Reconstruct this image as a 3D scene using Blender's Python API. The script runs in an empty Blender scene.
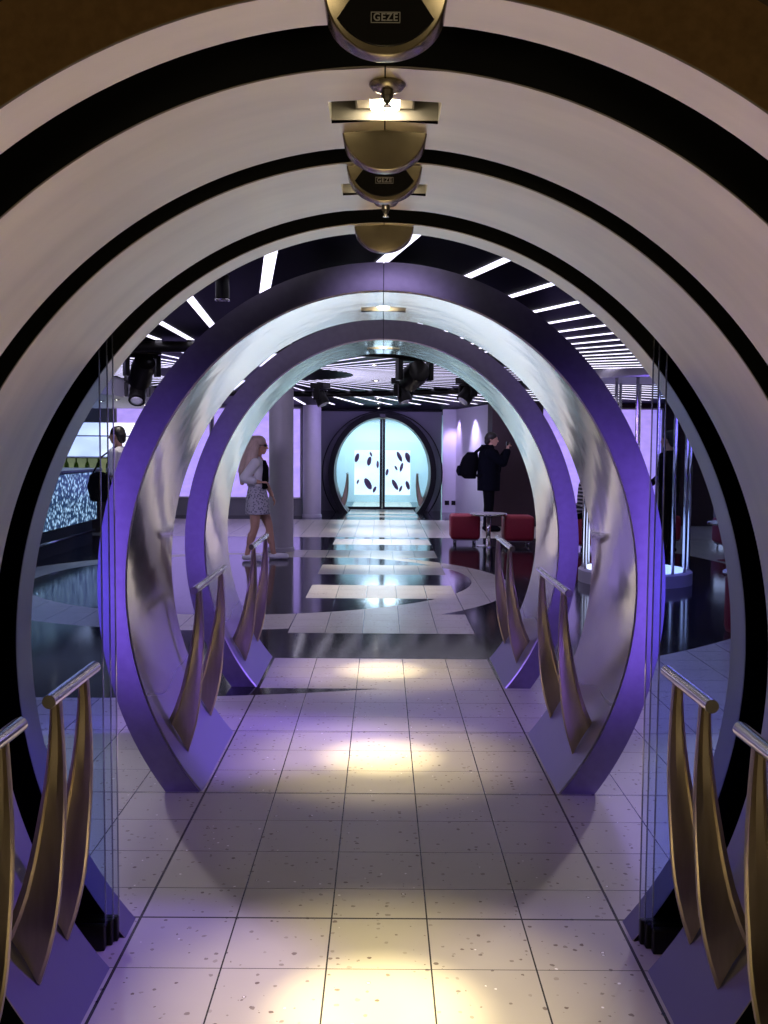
import bpy, bmesh, math, random
from mathutils import Vector, Matrix
random.seed(7)
S = bpy.context.scene
COL = S.collection
PI = math.pi
R = math.radians

# ------------------------------------------------------------------ camera, world, exposure
CAM_H = 1.487
cd = bpy.data.cameras.new('camera'); cam = bpy.data.objects.new('camera', cd); COL.objects.link(cam)
cd.sensor_fit = 'VERTICAL'; cd.sensor_height = 36.0; cd.lens = 985.0 / 1024.0 * 36.0
cd.clip_start = 0.02; cd.clip_end = 200
cam.matrix_world = (Matrix.Translation((0, 0, CAM_H)) @ Matrix.Rotation(R(-0.113), 4, 'Z')
                    @ Matrix.Rotation(R(90 - 3.81), 4, 'X') @ Matrix.Rotation(R(0.41), 4, 'Z'))
S.camera = cam
S.view_settings.view_transform = 'Standard'; S.view_settings.look = 'None'
S.view_settings.exposure = 0.5; S.view_settings.gamma = 1.0; S.view_settings.use_curve_mapping = False
W = bpy.data.worlds.new('world'); S.world = W; W.use_nodes = True
bg = W.node_tree.nodes['Background']; bg.inputs[0].default_value = (0.25, 0.2, 0.6, 1); bg.inputs[1].default_value = 0.05


def area(name, loc, target, size, power, color, size_y=None, spread=180):
    l = bpy.data.lights.new(name, 'AREA'); l.energy = power; l.color = color; l.size = size
    if size_y: l.shape = 'RECTANGLE'; l.size_y = size_y
    l.spread = R(spread)
    o = bpy.data.objects.new(name, l); COL.objects.link(o); o.location = loc
    o.rotation_euler = (Vector(target) - Vector(loc)).to_track_quat('-Z', 'Y').to_euler()
    return o


def spot(name, loc, target, power, color, ang=60, blend=0.7, rad=0.03):
    l = bpy.data.lights.new(name, 'SPOT'); l.energy = power; l.color = color
    l.spot_size = R(ang); l.spot_blend = blend; l.shadow_soft_size = rad
    o = bpy.data.objects.new(name, l); COL.objects.link(o); o.location = loc
    o.rotation_euler = (Vector(target) - Vector(loc)).to_track_quat('-Z', 'Y').to_euler()
    return o


WARM = (1.0, 0.84, 0.48); PURP = (0.24, 0.13, 1.0); LAV = (0.72, 0.66, 1.0)
# added warm fills behind the camera, aimed up to brighten the arch linings
area('foyer_fill', (-1.6, -1.0, 1.0), (0.4, 2.0, 1.9), 0.8, 6, (1.0, 0.82, 0.50), 0.6)
area('foyer_fill', (1.6, -1.0, 1.0), (-0.4, 2.0, 1.9), 0.8, 6, (1.0, 0.82, 0.50), 0.6)
# added purple fill over the hall; two unseen fills left and right of the passage
area('hall_purple_fill', (3.2, 9.3, 2.25), (3.2, 9.3, 0), 2.0, 26, PURP, 2.0)
area('hall_purple_fill', (-3.2, 8.0, 2.25), (-3.2, 8.0, 0), 1.6, 12, (0.34, 0.28, 1.0), 1.6)
area('purple_fill', (-1.75, 2.42, 0.75), (-1.05, 4.3, 0.65), 0.5, 4.2, PURP, 0.8, 120)
area('purple_fill', (1.75, 2.42, 0.75), (1.05, 4.3, 0.65), 0.5, 4.8, PURP, 0.8, 120)
# spots added for highlights on the arch face, then purple stage lights
for _x, _p in ((-0.95, 4), (0.05, 1.8), (1.0, 4)):
    spot('highlight_spot', (_x, 3.45, 2.28), (_x * 0.75, 4.15, 2.1 - abs(_x) * 0.15), _p, (0.55, 0.45, 1.0), 60, 0.8, 0.03)
spot('stage_beam', (1.95, 3.5, 2.2), (-0.9, 2.5, 0.15), 300, PURP, 24, 0.5, 0.06)
spot('stage_beam', (-1.95, 3.5, 2.2), (0.9, 2.5, 0.15), 90, PURP, 26, 0.5, 0.06)
spot('stage_beam', (2.2, 5.55, 2.2), (-0.85, 4.6, 0.15), 520, PURP, 30, 0.6, 0.12)
spot('stage_beam', (-2.2, 5.55, 2.2), (0.85, 4.6, 0.15), 80, PURP, 34, 0.6, 0.12)
spot('stage_beam', (2.1, 5.3, 2.2), (0.9, 6.2, 0.5), 45, PURP, 80, 0.6, 0.12)
spot('stage_beam', (-2.1, 5.3, 2.2), (-0.9, 6.2, 0.5), 45, PURP, 80, 0.6, 0.12)
spot('stage_beam', (2.4, 7.6, 2.2), (-0.85, 6.45, 0.15), 330, PURP, 28, 0.6, 0.12)
# pale side lights behind the rings (throw the ring shadows onto the pale tiles)
spot('white_beam', (2.9, 6.6, 2.25), (1.75, 3.7, 0), 150, (0.88, 0.84, 1.0), 40, 0.6, 0.05)
spot('white_beam', (-2.9, 6.6, 2.25), (-1.75, 3.7, 0), 140, (0.88, 0.84, 1.0), 40, 0.6, 0.05)

# ------------------------------------------------------------------ node helpers
def new_mat(name):
    m = bpy.data.materials.new(name); m.use_nodes = True
    return m, m.node_tree.nodes, m.node_tree.links, m.node_tree.nodes['Principled BSDF']


def mat(name, color, rough=0.5, metal=0.0, emit=None, estr=0.0, noise=0.0, nscale=8.0, bump=0.0, bscale=20.0,
        aniso=0.0, stretch=None, spec=0.5, coat=0.0):
    m, N, L, b = new_mat(name)
    b.inputs['Base Color'].default_value = (*color, 1); b.inputs['Roughness'].default_value = rough
    b.inputs['Metallic'].default_value = metal; b.inputs['Specular IOR Level'].default_value = spec
    b.inputs['Coat Weight'].default_value = coat
    if emit: b.inputs['Emission Color'].default_value = (*emit, 1); b.inputs['Emission Strength'].default_value = estr
    tc = N.new('ShaderNodeTexCoord'); mp = N.new('ShaderNodeMapping'); L.new(tc.outputs['Object'], mp.inputs[0])
    if stretch: mp.inputs['Scale'].default_value = stretch
    nz = N.new('ShaderNodeTexNoise'); nz.inputs['Scale'].default_value = nscale; nz.inputs['Detail'].default_value = 5
    L.new(mp.outputs[0], nz.inputs['Vector'])
    mx = N.new('ShaderNodeMix'); mx.data_type = 'RGBA'
    mx.inputs[6].default_value = (*[c * (1 - noise) for c in color], 1)
    mx.inputs[7].default_value = (*[min(1, c * (1 + noise * 0.6)) for c in color], 1)
    L.new(nz.outputs['Fac'], mx.inputs[0]); L.new(mx.outputs[2], b.inputs['Base Color'])
    if bump:
        n2 = N.new('ShaderNodeTexNoise'); n2.inputs['Scale'].default_value = bscale; n2.inputs['Detail'].default_value = 2
        L.new(mp.outputs[0], n2.inputs['Vector'])
        bp = N.new('ShaderNodeBump'); bp.inputs['Strength'].default_value = bump; bp.inputs['Distance'].default_value = 0.02
        L.new(n2.outputs['Fac'], bp.inputs['Height']); L.new(bp.outputs[0], b.inputs['Normal'])
    if aniso:
        b.inputs['Anisotropic'].default_value = aniso
        tg = N.new('ShaderNodeTangent'); tg.direction_type = 'RADIAL'; tg.axis = 'Y'
        L.new(tg.outputs[0], b.inputs['Tangent'])
    return m


class E:
    """tiny expression builder for math nodes"""
    def __init__(s, N, L, sock): s.N, s.L, s.s = N, L, sock
    def _op(s, op, *o):
        n = s.N.new('ShaderNodeMath'); n.operation = op
        for i, v in enumerate((s,) + o):
            if isinstance(v, E): s.L.new(v.s, n.inputs[i])
            else: n.inputs[i].default_value = v
        return E(s.N, s.L, n.outputs[0])
    def __add__(s, o): return s._op('ADD', o)
    def __sub__(s, o): return s._op('SUBTRACT', o)
    def __mul__(s, o): return s._op('MULTIPLY', o)
    def lt(s, o): return s._op('LESS_THAN', o)
    def gt(s, o): return s._op('GREATER_THAN', o)
    def abs(s): return s._op('ABSOLUTE')
    def mod(s, o): return s._op('FLOORED_MODULO', o)
    def max(s, o): return s._op('MAXIMUM', o)
    def min(s, o): return s._op('MINIMUM', o)
    def sqrt(s): return s._op('SQRT')
    def inv(s): return s._op('MULTIPLY_ADD', -1.0, 1.0)
    def between(s, a, b): return s.gt(a) * s.lt(b)


def floor_material():
    m, N, L, b = new_mat('terrazzo_and_marble_floor')
    tc = N.new('ShaderNodeTexCoord'); sp = N.new('ShaderNodeSeparateXYZ'); L.new(tc.outputs['Object'], sp.inputs[0])
    X = E(N, L, sp.outputs[0]); D = E(N, L, sp.outputs[1])
    def dist(cx, cy):
        a = X - cx; c = D - cy
        return (a * a + c * c).sqrt()
    walk = X.abs().lt(0.745)
    plaza = dist(-1.8, 12.0).lt(6.29)
    inner = dist(-1.42, 11.0).lt(2.42)
    ring = dist(-1.5, 10.75).lt(2.9) * inner.inv()
    stripes = D.between(5.97, 6.83)
    for a, c in ((7.77, 8.68), (9.57, 10.5), (11.37, 12.3), (13.1, 14.03), (14.85, 15.77), (20.6, 21.2), (21.7, 40)):  # last two stripes paint in the bright light from the far door
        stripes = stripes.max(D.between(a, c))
    ext = D.between(13.1, 14.03) * X.between(-1.35, 0.0)
    farw = D.between(16.05, 19.9)
    near = plaza.inv() * D.lt(12.0)
    side = plaza.inv() * X.gt(2.0) * D.lt(16.0)
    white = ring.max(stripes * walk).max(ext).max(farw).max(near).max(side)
    black_in_walk = D.between(6.83, 7.77) * walk
    white = white * black_in_walk.inv()
    # joints
    gx = ((X + 0.15).mod(0.3) - 0.15).abs().gt(0.1476)
    gx = ((X - 0.15).mod(0.3) - 0.15).abs().gt(0.1476)
    d1 = ((D - 3.225).mod(0.302) - 0.151).abs().gt(0.1493) * D.gt(3.05)
    d0 = ((D - 3.017).mod(0.302) - 0.151).abs().gt(0.1495) * D.lt(3.05)
    thick = (X.abs() - 0.752).abs().lt(0.0045).max((D - 3.017).abs().lt(0.0042)).max((D - 4.14).abs().lt(0.003) * X.abs().lt(1.4)).max((D - 5.06).abs().lt(0.003))
    joint = gx.max(d1).max(d0).max(thick)
    # speckles of the terrazzo
    vo = N.new('ShaderNodeTexVoronoi'); vo.inputs['Scale'].default_value = 36; L.new(tc.outputs['Object'], vo.inputs['Vector'])
    nz0 = N.new('ShaderNodeTexNoise'); nz0.inputs['Scale'].default_value = 60; L.new(tc.outputs['Object'], nz0.inputs['Vector'])
    cs = N.new('ShaderNodeSeparateColor'); L.new(vo.outputs['Color'], cs.inputs[0])
    vd = E(N, L, vo.outputs['Distance']) + (E(N, L, nz0.outputs['Fac']) - 0.5) * 0.5
    spk = vd.lt(E(N, L, cs.outputs[0])._op('MULTIPLY_ADD', 0.42, -0.14))
    def mix(f, a, c):
        n = N.new('ShaderNodeMix'); n.data_type = 'RGBA'
        if isinstance(f, E): L.new(f.s, n.inputs[0])
        else: n.inputs[0].default_value = f
        for i, v in ((6, a), (7, c)):
            if isinstance(v, tuple): n.inputs[i].default_value = (*v, 1)
            else: L.new(v, n.inputs[i])
        return n.outputs[2]
    nz = N.new('ShaderNodeTexNoise'); nz.inputs['Scale'].default_value = 3; nz.inputs['Detail'].default_value = 8
    L.new(tc.outputs['Object'], nz.inputs['Vector'])
    wcol = mix(E(N, L, nz.outputs['Fac']), (0.50, 0.46, 0.38), (0.58, 0.54, 0.45))
    wcol = mix(spk * (E(N, L, cs.outputs[1])._op('MULTIPLY_ADD', 0.6, 0.25)), wcol, (0.14, 0.10, 0.08))
    spk2 = E(N, L, cs.outputs[2]).gt(0.985) * vd.lt(0.12)
    wcol = mix(spk2, wcol, (1, 0.98, 0.92))
    wv = N.new('ShaderNodeTexWave'); wv.inputs['Scale'].default_value = 1.7; wv.inputs['Distortion'].default_value = 9; wv.inputs['Detail'].default_value = 4
    L.new(tc.outputs['Object'], wv.inputs['Vector'])
    vein = E(N, L, wv.outputs['Fac']).gt(0.985) * 0.35
    bcol = mix(vein, (0.008, 0.008, 0.013), (0.12, 0.12, 0.16))
    col = mix(white, bcol, wcol)
    col = mix(joint * (white._op('MULTIPLY_ADD', 0.75, 0.2)), col, (0.02, 0.018, 0.016))
    L.new(col, b.inputs['Base Color'])
    ro = white._op('MULTIPLY_ADD', 0.16, 0.10); L.new(ro.s, b.inputs['Roughness'])
    L.new(white._op('MULTIPLY_ADD', 0.2, 0.26).s, b.inputs['Specular IOR Level'])
    bp = N.new('ShaderNodeBump'); bp.inputs['Strength'].default_value = 0.25; bp.inputs['Distance'].default_value = 0.002
    L.new(joint.inv().s, bp.inputs['Height']); L.new(bp.outputs[0], b.inputs['Normal'])
    return m


M = {}
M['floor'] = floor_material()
M['brushed'] = mat('brushed_steel', (0.19, 0.175, 0.19), 0.33, 1.0, noise=0.2, nscale=30, aniso=0.8)
M['edge'] = mat('polished_edge', (0.62, 0.58, 0.60), 0.3, 1.0)
M['edgedark'] = mat('dull_cream_edge', (0.36, 0.32, 0.27), 0.4, 0.8)
M['brass'] = mat('brushed_brass', (0.62, 0.40, 0.19), 0.38, 0.9, noise=0.3, nscale=60, aniso=0.7)
M['mirror'] = mat('polished_steel', (0.80, 0.78, 0.74), 0.07, 1.0, bump=0.10, bscale=2.6, noise=0.05)


def worn_dimmed_foot(m, z0, z1, rough, colour, top_rough):
    """lower lining scuffed rougher; its darker violet colour paints in dim hall reflections"""
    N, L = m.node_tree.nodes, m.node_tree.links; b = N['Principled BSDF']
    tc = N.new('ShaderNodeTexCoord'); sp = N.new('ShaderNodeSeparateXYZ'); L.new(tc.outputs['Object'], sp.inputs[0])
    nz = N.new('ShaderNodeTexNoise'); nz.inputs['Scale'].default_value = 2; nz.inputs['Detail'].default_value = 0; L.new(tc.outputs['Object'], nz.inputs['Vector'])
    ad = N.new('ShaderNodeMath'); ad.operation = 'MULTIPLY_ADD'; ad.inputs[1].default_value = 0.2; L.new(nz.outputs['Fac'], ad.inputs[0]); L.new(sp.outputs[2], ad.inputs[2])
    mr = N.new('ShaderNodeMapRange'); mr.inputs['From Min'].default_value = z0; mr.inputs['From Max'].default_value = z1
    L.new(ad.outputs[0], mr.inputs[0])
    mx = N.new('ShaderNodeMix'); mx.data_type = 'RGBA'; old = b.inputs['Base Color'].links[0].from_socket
    L.new(mr.outputs[0], mx.inputs[0]); mx.inputs[6].default_value = (*colour, 1); L.new(old, mx.inputs[7]); L.new(mx.outputs[2], b.inputs['Base Color'])  # dark violet low down stands for the dim hall it would mirror
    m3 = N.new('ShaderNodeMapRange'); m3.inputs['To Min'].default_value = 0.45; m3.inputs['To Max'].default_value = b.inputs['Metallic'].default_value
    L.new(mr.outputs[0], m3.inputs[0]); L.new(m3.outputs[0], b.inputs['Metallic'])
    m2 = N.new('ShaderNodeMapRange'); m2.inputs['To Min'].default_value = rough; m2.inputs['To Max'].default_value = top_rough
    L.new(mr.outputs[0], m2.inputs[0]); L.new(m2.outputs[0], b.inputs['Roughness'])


worn_dimmed_foot(M['mirror'], 0.32, 0.92, 0.36, (0.25, 0.23, 0.33), 0.07)
M['cream'] = mat('satin_champagne_lining', (0.92, 0.84, 0.70), 0.30, 0.85, noise=0.16, nscale=2.2, stretch=(1, 6, 1), bump=0.03, bscale=3)
worn_dimmed_foot(M['cream'], 0.35, 1.45, 0.33, (0.17, 0.155, 0.21), 0.30)
M['black'] = mat('matt_black', (0.006, 0.006, 0.007), 0.6, 0, spec=0.2)
M['blackplastic'] = mat('black_plastic', (0.010, 0.009, 0.008), 0.3, 0, spec=0.2)
M['gold'] = mat('brushed_gold_shell', (0.46, 0.39, 0.27), 0.27, 1.0, noise=0.2, nscale=40)
M['fin'] = mat('bronze_steel', (0.40, 0.33, 0.24), 0.36, 0.95, noise=0.25, nscale=14, stretch=(4, 4, 0.6))
M['chrome'] = mat('chrome', (0.75, 0.73, 0.72), 0.16, 1.0)
M['chromedark'] = mat('turned_steel', (0.18, 0.16, 0.14), 0.4, 1.0)
M['ceiling'] = mat('dark_lacquer_ceiling', (0.004, 0.004, 0.012), 0.3, 0, spec=0.15)
M['ceiling'].node_tree.nodes['Principled BSDF'].inputs['IOR'].default_value = 1.04
M['wall'] = mat('grey_violet_panel', (0.20, 0.19, 0.23), 0.5, 0, noise=0.1, nscale=3)
M['walldark'] = mat('dark_maroon_panel', (0.035, 0.014, 0.022), 0.5, 0, noise=0.15)
M['wallwhite'] = mat('white_panel', (0.75, 0.73, 0.78), 0.5, 0, noise=0.05)
M['column'] = mat('satin_grey_column', (0.46, 0.43, 0.50), 0.45, 0.0, noise=0.08)
M['red'] = mat('red_upholstery', (0.30, 0.012, 0.03), 0.55, 0, noise=0.15, nscale=30, bump=0.05, bscale=200)
M['led'] = mat('led_strip', (0.9, 0.9, 1), 0.5, 0, emit=(0.84, 0.80, 1.0), estr=1.7)
M['ledin'] = mat('led_strip_cool', (0.9, 0.9, 1), 0.5, 0, emit=(0.74, 0.70, 1.0), estr=1.3)
M['bulb'] = mat('lit_lamp', (1, 1, 1), 0.5, 0, emit=(1.0, 0.86, 0.58), estr=24)
M['smallbulb'] = mat('lit_downlight', (1, 1, 1), 0.5, 0, emit=(1.0, 0.9, 0.75), estr=12)
M['white'] = mat('white_gloss', (0.85, 0.85, 0.9), 0.25, 0)
M['skin'] = mat('skin', (0.50, 0.28, 0.20), 0.5, 0, noise=0.06)
M['hairblond'] = mat('blond_hair', (0.50, 0.36, 0.30), 0.5, 0, noise=0.35, nscale=12, stretch=(6, 6, 0.6), bump=0.3, bscale=14)
M['hairdark'] = mat('dark_hair', (0.012, 0.009, 0.008), 0.5, 0, noise=0.3)
M['jacketwhite'] = mat('white_cotton', (0.62, 0.60, 0.64), 0.8, 0, noise=0.1, nscale=15)
M['navy'] = mat('navy_cloth', (0.003, 0.0035, 0.007), 0.9, 0, spec=0.05, noise=0.2)
M['blackcloth'] = mat('black_cloth', (0.003, 0.003, 0.005), 0.9, 0, spec=0.05, noise=0.3)
M['letter'] = mat('grey_print', (0.42, 0.40, 0.38), 0.4, 0)
M['jointmetal'] = mat('dull_metal', (0.25, 0.23, 0.2), 0.5, 0.8)


def backlit(name, c, e, strength, scale):
    m, N, L, b = new_mat(name)
    b.inputs['Base Color'].default_value = (*c, 1); b.inputs['Roughness'].default_value = 0.4
    tc = N.new('ShaderNodeTexCoord'); mp = N.new('ShaderNodeMapping'); mp.inputs['Scale'].default_value = (1, 1, 2.5)
    L.new(tc.outputs['Object'], mp.inputs[0])
    nz = N.new('ShaderNodeTexNoise'); nz.inputs['Scale'].default_value = scale; nz.inputs['Detail'].default_value = 6
    L.new(mp.outputs[0], nz.inputs['Vector'])
    r = N.new('ShaderNodeValToRGB'); r.color_ramp.elements[0].position = 0.3; r.color_ramp.elements[1].position = 0.7
    r.color_ramp.elements[0].color = (*[x * 0.65 for x in e], 1); r.color_ramp.elements[1].color = (*e, 1)
    L.new(nz.outputs['Fac'], r.inputs[0]); L.new(r.outputs[0], b.inputs['Emission Color'])
    b.inputs['Emission Strength'].default_value = strength
    return m


M['lavpanel'] = backlit('backlit_lavender_glass', (0.5, 0.45, 0.7), (0.46, 0.33, 1.0), 0.75, 5)
M['whitepanel'] = backlit('backlit_white_glass', (0.7, 0.7, 0.8), (0.85, 0.85, 1.0), 1.3, 2)
M['amberpanel'] = backlit('lit_amber_shelf_back', (0.4, 0.4, 0.2), (0.42, 0.40, 0.16), 0.5, 3)
M['film'] = backlit('backlit_frosted_film', (0.8, 0.9, 0.9), (0.72, 0.92, 0.95), 1.15, 1)
M['dot'] = mat('brown_print', (0.34, 0.20, 0.26), 0.6, 0)


def sparkle():
    m, N, L, b = new_mat('sparkling_crystal_front')
    b.inputs['Base Color'].default_value = (0.08, 0.12, 0.14, 1); b.inputs['Roughness'].default_value = 0.2
    tc = N.new('ShaderNodeTexCoord')
    vo = N.new('ShaderNodeTexVoronoi'); vo.inputs['Scale'].default_value = 17; L.new(tc.outputs['Object'], vo.inputs['Vector'])
    r = N.new('ShaderNodeValToRGB'); r.color_ramp.elements[0].position = 0.0; r.color_ramp.elements[1].position = 0.55
    r.color_ramp.elements[0].color = (0.8, 1.0, 1, 1); r.color_ramp.elements[1].color = (0.01, 0.03, 0.05, 1)
    L.new(vo.outputs['Distance'], r.inputs[0]); L.new(r.outputs[0], b.inputs['Emission Color'])
    b.inputs['Emission Strength'].default_value = 1.3
    return m


M['sparkle'] = sparkle()


def glass_mat(name, tint, refl=1.0):
    m, N, L, b = new_mat(name); N.remove(b)
    out = N['Material Output']; tr = N.new('ShaderNodeBsdfTransparent'); tr.inputs[0].default_value = (*tint, 1)
    gl = N.new('ShaderNodeBsdfGlossy'); gl.inputs['Roughness'].default_value = 0.02
    fr = N.new('ShaderNodeFresnel'); fr.inputs[0].default_value = 1.22
    mx = N.new('ShaderNodeMixShader'); L.new(fr.outputs[0], mx.inputs[0]); L.new(tr.outputs[0], mx.inputs[1]); L.new(gl.outputs[0], mx.inputs[2])
    L.new(mx.outputs[0], out.inputs[0])
    return m


M['glass'] = glass_mat('clear_glass', (0.88, 0.92, 0.98))
M['glassedge'] = mat('polished_glass_edge', (0.22, 0.24, 0.32), 0.12, 0.6)
M['bottle'] = glass_mat('green_bottle_glass', (0.25, 0.35, 0.12))


def skirt_mat():
    m, N, L, b = new_mat('patterned_skirt')
    tc = N.new('ShaderNodeTexCoord'); vo = N.new('ShaderNodeTexVoronoi'); vo.inputs['Scale'].default_value = 38
    L.new(tc.outputs['Object'], vo.inputs['Vector'])
    r = N.new('ShaderNodeValToRGB'); r.color_ramp.elements[0].position = 0.25; r.color_ramp.elements[1].position = 0.5
    r.color_ramp.elements[0].color = (0.09, 0.09, 0.13, 1); r.color_ramp.elements[1].color = (0.42, 0.40, 0.46, 1)
    L.new(vo.outputs['Distance'], r.inputs[0]); L.new(r.outputs[0], b.inputs['Base Color']); b.inputs['Roughness'].default_value = 0.8
    return m


M['skirt'] = skirt_mat()


def stripe_mat():
    m, N, L, b = new_mat('striped_jersey')
    tc = N.new('ShaderNodeTexCoord'); wv = N.new('ShaderNodeTexWave'); wv.bands_direction = 'Z'; wv.inputs['Scale'].default_value = 6
    L.new(tc.outputs['Object'], wv.inputs['Vector'])
    r = N.new('ShaderNodeValToRGB'); r.color_ramp.interpolation = 'CONSTANT'; r.color_ramp.elements[1].position = 0.62
    r.color_ramp.elements[0].color = (0.02, 0.02, 0.03, 1); r.color_ramp.elements[1].color = (0.45, 0.43, 0.5, 1)
    L.new(wv.outputs['Fac'], r.inputs[0]); L.new(r.outputs[0], b.inputs['Base Color']); b.inputs['Roughness'].default_value = 0.8
    return m


M['striped'] = stripe_mat()

# ------------------------------------------------------------------ object helpers
def link(name, me, m=None, parent=None, smooth=False):
    o = bpy.data.objects.new(name, me); COL.objects.link(o)
    if m is not None:
        for x in (m if isinstance(m, (list, tuple)) else [m]): me.materials.append(x)
    if parent: o.parent = parent
    if smooth:
        for p in me.polygons: p.use_smooth = True
    return o


def obj(name, bm, m=None, parent=None, smooth=False, recalc=True):
    if recalc: bmesh.ops.recalc_face_normals(bm, faces=bm.faces)
    me = bpy.data.meshes.new(name); bm.to_mesh(me); bm.free()
    return link(name, me, m, parent, smooth)


def autosmooth(o, ang=35):
    me = o.data
    bm = bmesh.new(); bm.from_mesh(me)
    for e in bm.edges:
        if len(e.link_faces) == 2 and e.calc_face_angle(0) > R(ang): e.smooth = False
    for f in bm.faces: f.smooth = True
    bm.to_mesh(me); bm.free()
    return o


def tag(o, label=None, cat=None, group=None, kind=None):
    if label: o['label'] = label
    if cat: o['category'] = cat
    if group: o['group'] = group
    if kind: o['kind'] = kind
    return o


def thing(name, label, cat, loc=(0, 0, 0), rotz=0, group=None):
    o = bpy.data.objects.new(name, None); COL.objects.link(o); o.location = loc; o.rotation_euler = (0, 0, rotz)
    o.empty_display_size = 0.05
    return tag(o, label, cat, group)


def dup(root, loc, rotz=None, label=None, group=None, mirror=False):
    r = root.copy(); COL.objects.link(r); r.location = loc
    if rotz is not None: r.rotation_euler = (0, 0, rotz)
    if mirror: r.scale = (-root.scale[0], root.scale[1], root.scale[2])
    if label: r['label'] = label
    if group: r['group'] = group
    for ch in list(root.children):
        c = ch.copy(); COL.objects.link(c); c.parent = r
        for g in ch.children:
            d = g.copy(); COL.objects.link(d); d.parent = c
    return r


def box(bm, x0, x1, y0, y1, z0, z1, bev=0.0, seg=2):
    r = bmesh.ops.create_cube(bm, size=1)
    vs = r['verts']
    for v in vs:
        v.co = Vector(((x0 + x1) / 2 + v.co.x * (x1 - x0), (y0 + y1) / 2 + v.co.y * (y1 - y0), (z0 + z1) / 2 + v.co.z * (z1 - z0)))
    if bev:
        es = list({e for v in vs for e in v.link_edges})
        bmesh.ops.bevel(bm, geom=es, offset=bev, segments=seg, affect='EDGES', profile=0.5)


def lathe(bm, prof, seg=32, c=(0, 0, 0), cap=True):
    rings = []
    for r, z in prof:
        rings.append([bm.verts.new((c[0] + max(r, 1e-5) * math.cos(2 * PI * i / seg), c[1] + max(r, 1e-5) * math.sin(2 * PI * i / seg), c[2] + z)) for i in range(seg)])
    for a, b in zip(rings, rings[1:]):
        for i in range(seg):
            bm.faces.new((a[i], a[(i + 1) % seg], b[(i + 1) % seg], b[i]))
    if cap:
        bm.faces.new(list(reversed(rings[0]))); bm.faces.new(rings[-1])


def tube(bm, p0, p1, r0, r1=None, seg=16, caps=True):
    r1 = r0 if r1 is None else r1
    p0, p1 = Vector(p0), Vector(p1); d = (p1 - p0).normalized()
    u = d.orthogonal().normalized(); v = d.cross(u)
    A = [bm.verts.new(p0 + (u * math.cos(2 * PI * i / seg) + v * math.sin(2 * PI * i / seg)) * r0) for i in range(seg)]
    B = [bm.verts.new(p1 + (u * math.cos(2 * PI * i / seg) + v * math.sin(2 * PI * i / seg)) * r1) for i in range(seg)]
    for i in range(seg): bm.faces.new((A[i], A[(i + 1) % seg], B[(i + 1) % seg], B[i]))
    if caps: bm.faces.new(list(reversed(A))); bm.faces.new(B)


def capsule(bm, p0, p1, r0, r1, seg=14, sq=1.0, sqdir=None):
    """tapered limb with round ends; sq squeezes it along sqdir"""
    p0, p1 = Vector(p0), Vector(p1); d = p1 - p0; ln = max(d.length, 1e-4); d = d / ln
    if sqdir is not None:
        s = Vector(sqdir); s = (s - d * s.dot(d))
        u = s.normalized() if s.length > 1e-3 else d.orthogonal().normalized()
    else: u = d.orthogonal().normalized()
    v = d.cross(u)
    prof = []
    for k in range(5):
        a = -PI / 2 + PI / 2 * k / 4
        prof.append((p0 + d * (r0 * math.sin(a)), r0 * math.cos(a)))
    for k in range(1, 4): prof.append((p0.lerp(p1, k / 4), r0 + (r1 - r0) * k / 4))
    for k in range(5):
        a = PI / 2 * k / 4
        prof.append((p1 + d * (r1 * math.sin(a)), r1 * math.cos(a)))
    rings = [[bm.verts.new(c + (u * math.cos(2 * PI * i / seg) * sq + v * math.sin(2 * PI * i / seg)) * max(r, 1e-4)) for i in range(seg)] for c, r in prof]
    for a, b in zip(rings, rings[1:]):
        for i in range(seg): bm.faces.new((a[i], a[(i + 1) % seg], b[(i + 1) % seg], b[i]))
    bm.faces.new(list(reversed(rings[0]))); bm.faces.new(rings[-1])


def remeshed(name, bm, m, parent, voxel=0.009, smooth=6):
    """fuse overlapping volumes into one continuous skin"""
    bmesh.ops.recalc_face_normals(bm, faces=bm.faces)
    me = bpy.data.meshes.new('tmp'); bm.to_mesh(me); bm.free()
    t = bpy.data.objects.new('tmp', me); COL.objects.link(t)
    r = t.modifiers.new('r', 'REMESH'); r.mode = 'VOXEL'; r.voxel_size = voxel
    if smooth:
        s = t.modifiers.new('s', 'SMOOTH'); s.iterations = smooth; s.factor = 0.5
    dg = bpy.context.evaluated_depsgraph_get(); ev = t.evaluated_get(dg)
    out = bpy.data.meshes.new_from_object(ev)
    bpy.data.objects.remove(t); bpy.data.meshes.remove(me)
    out.name = name; out.materials.clear()
    return link(name, out, m, parent, True)


def struct(name, bm, m, smooth=False):
    return tag(obj(name, bm, m, None, smooth), kind='structure')


# ------------------------------------------------------------------ ring geometry (measured: ellipses cut by the floor)
IA, IB, OA, OB, CZ = 1.08, 1.248, 1.205, 1.37, 0.88


def ell_pts(a, b, n=96, zlow=0.0, half=None, gap=0.0):
    t0 = math.asin(max(-1, (zlow - CZ) / b))
    lo, hi = t0, PI - t0
    if half == 1: hi = PI / 2 - gap
    if half == -1: lo = PI / 2 + gap
    return [(a * math.cos(lo + (hi - lo) * k / n), CZ + b * math.sin(lo + (hi - lo) * k / n)) for k in range(n + 1)]


def strip(bm, P, Q):
    A = [bm.verts.new(p) for p in P]; B = [bm.verts.new(p) for p in Q]
    for i in range(len(A) - 1): bm.faces.new((A[i], A[i + 1], B[i + 1], B[i]))


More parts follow.
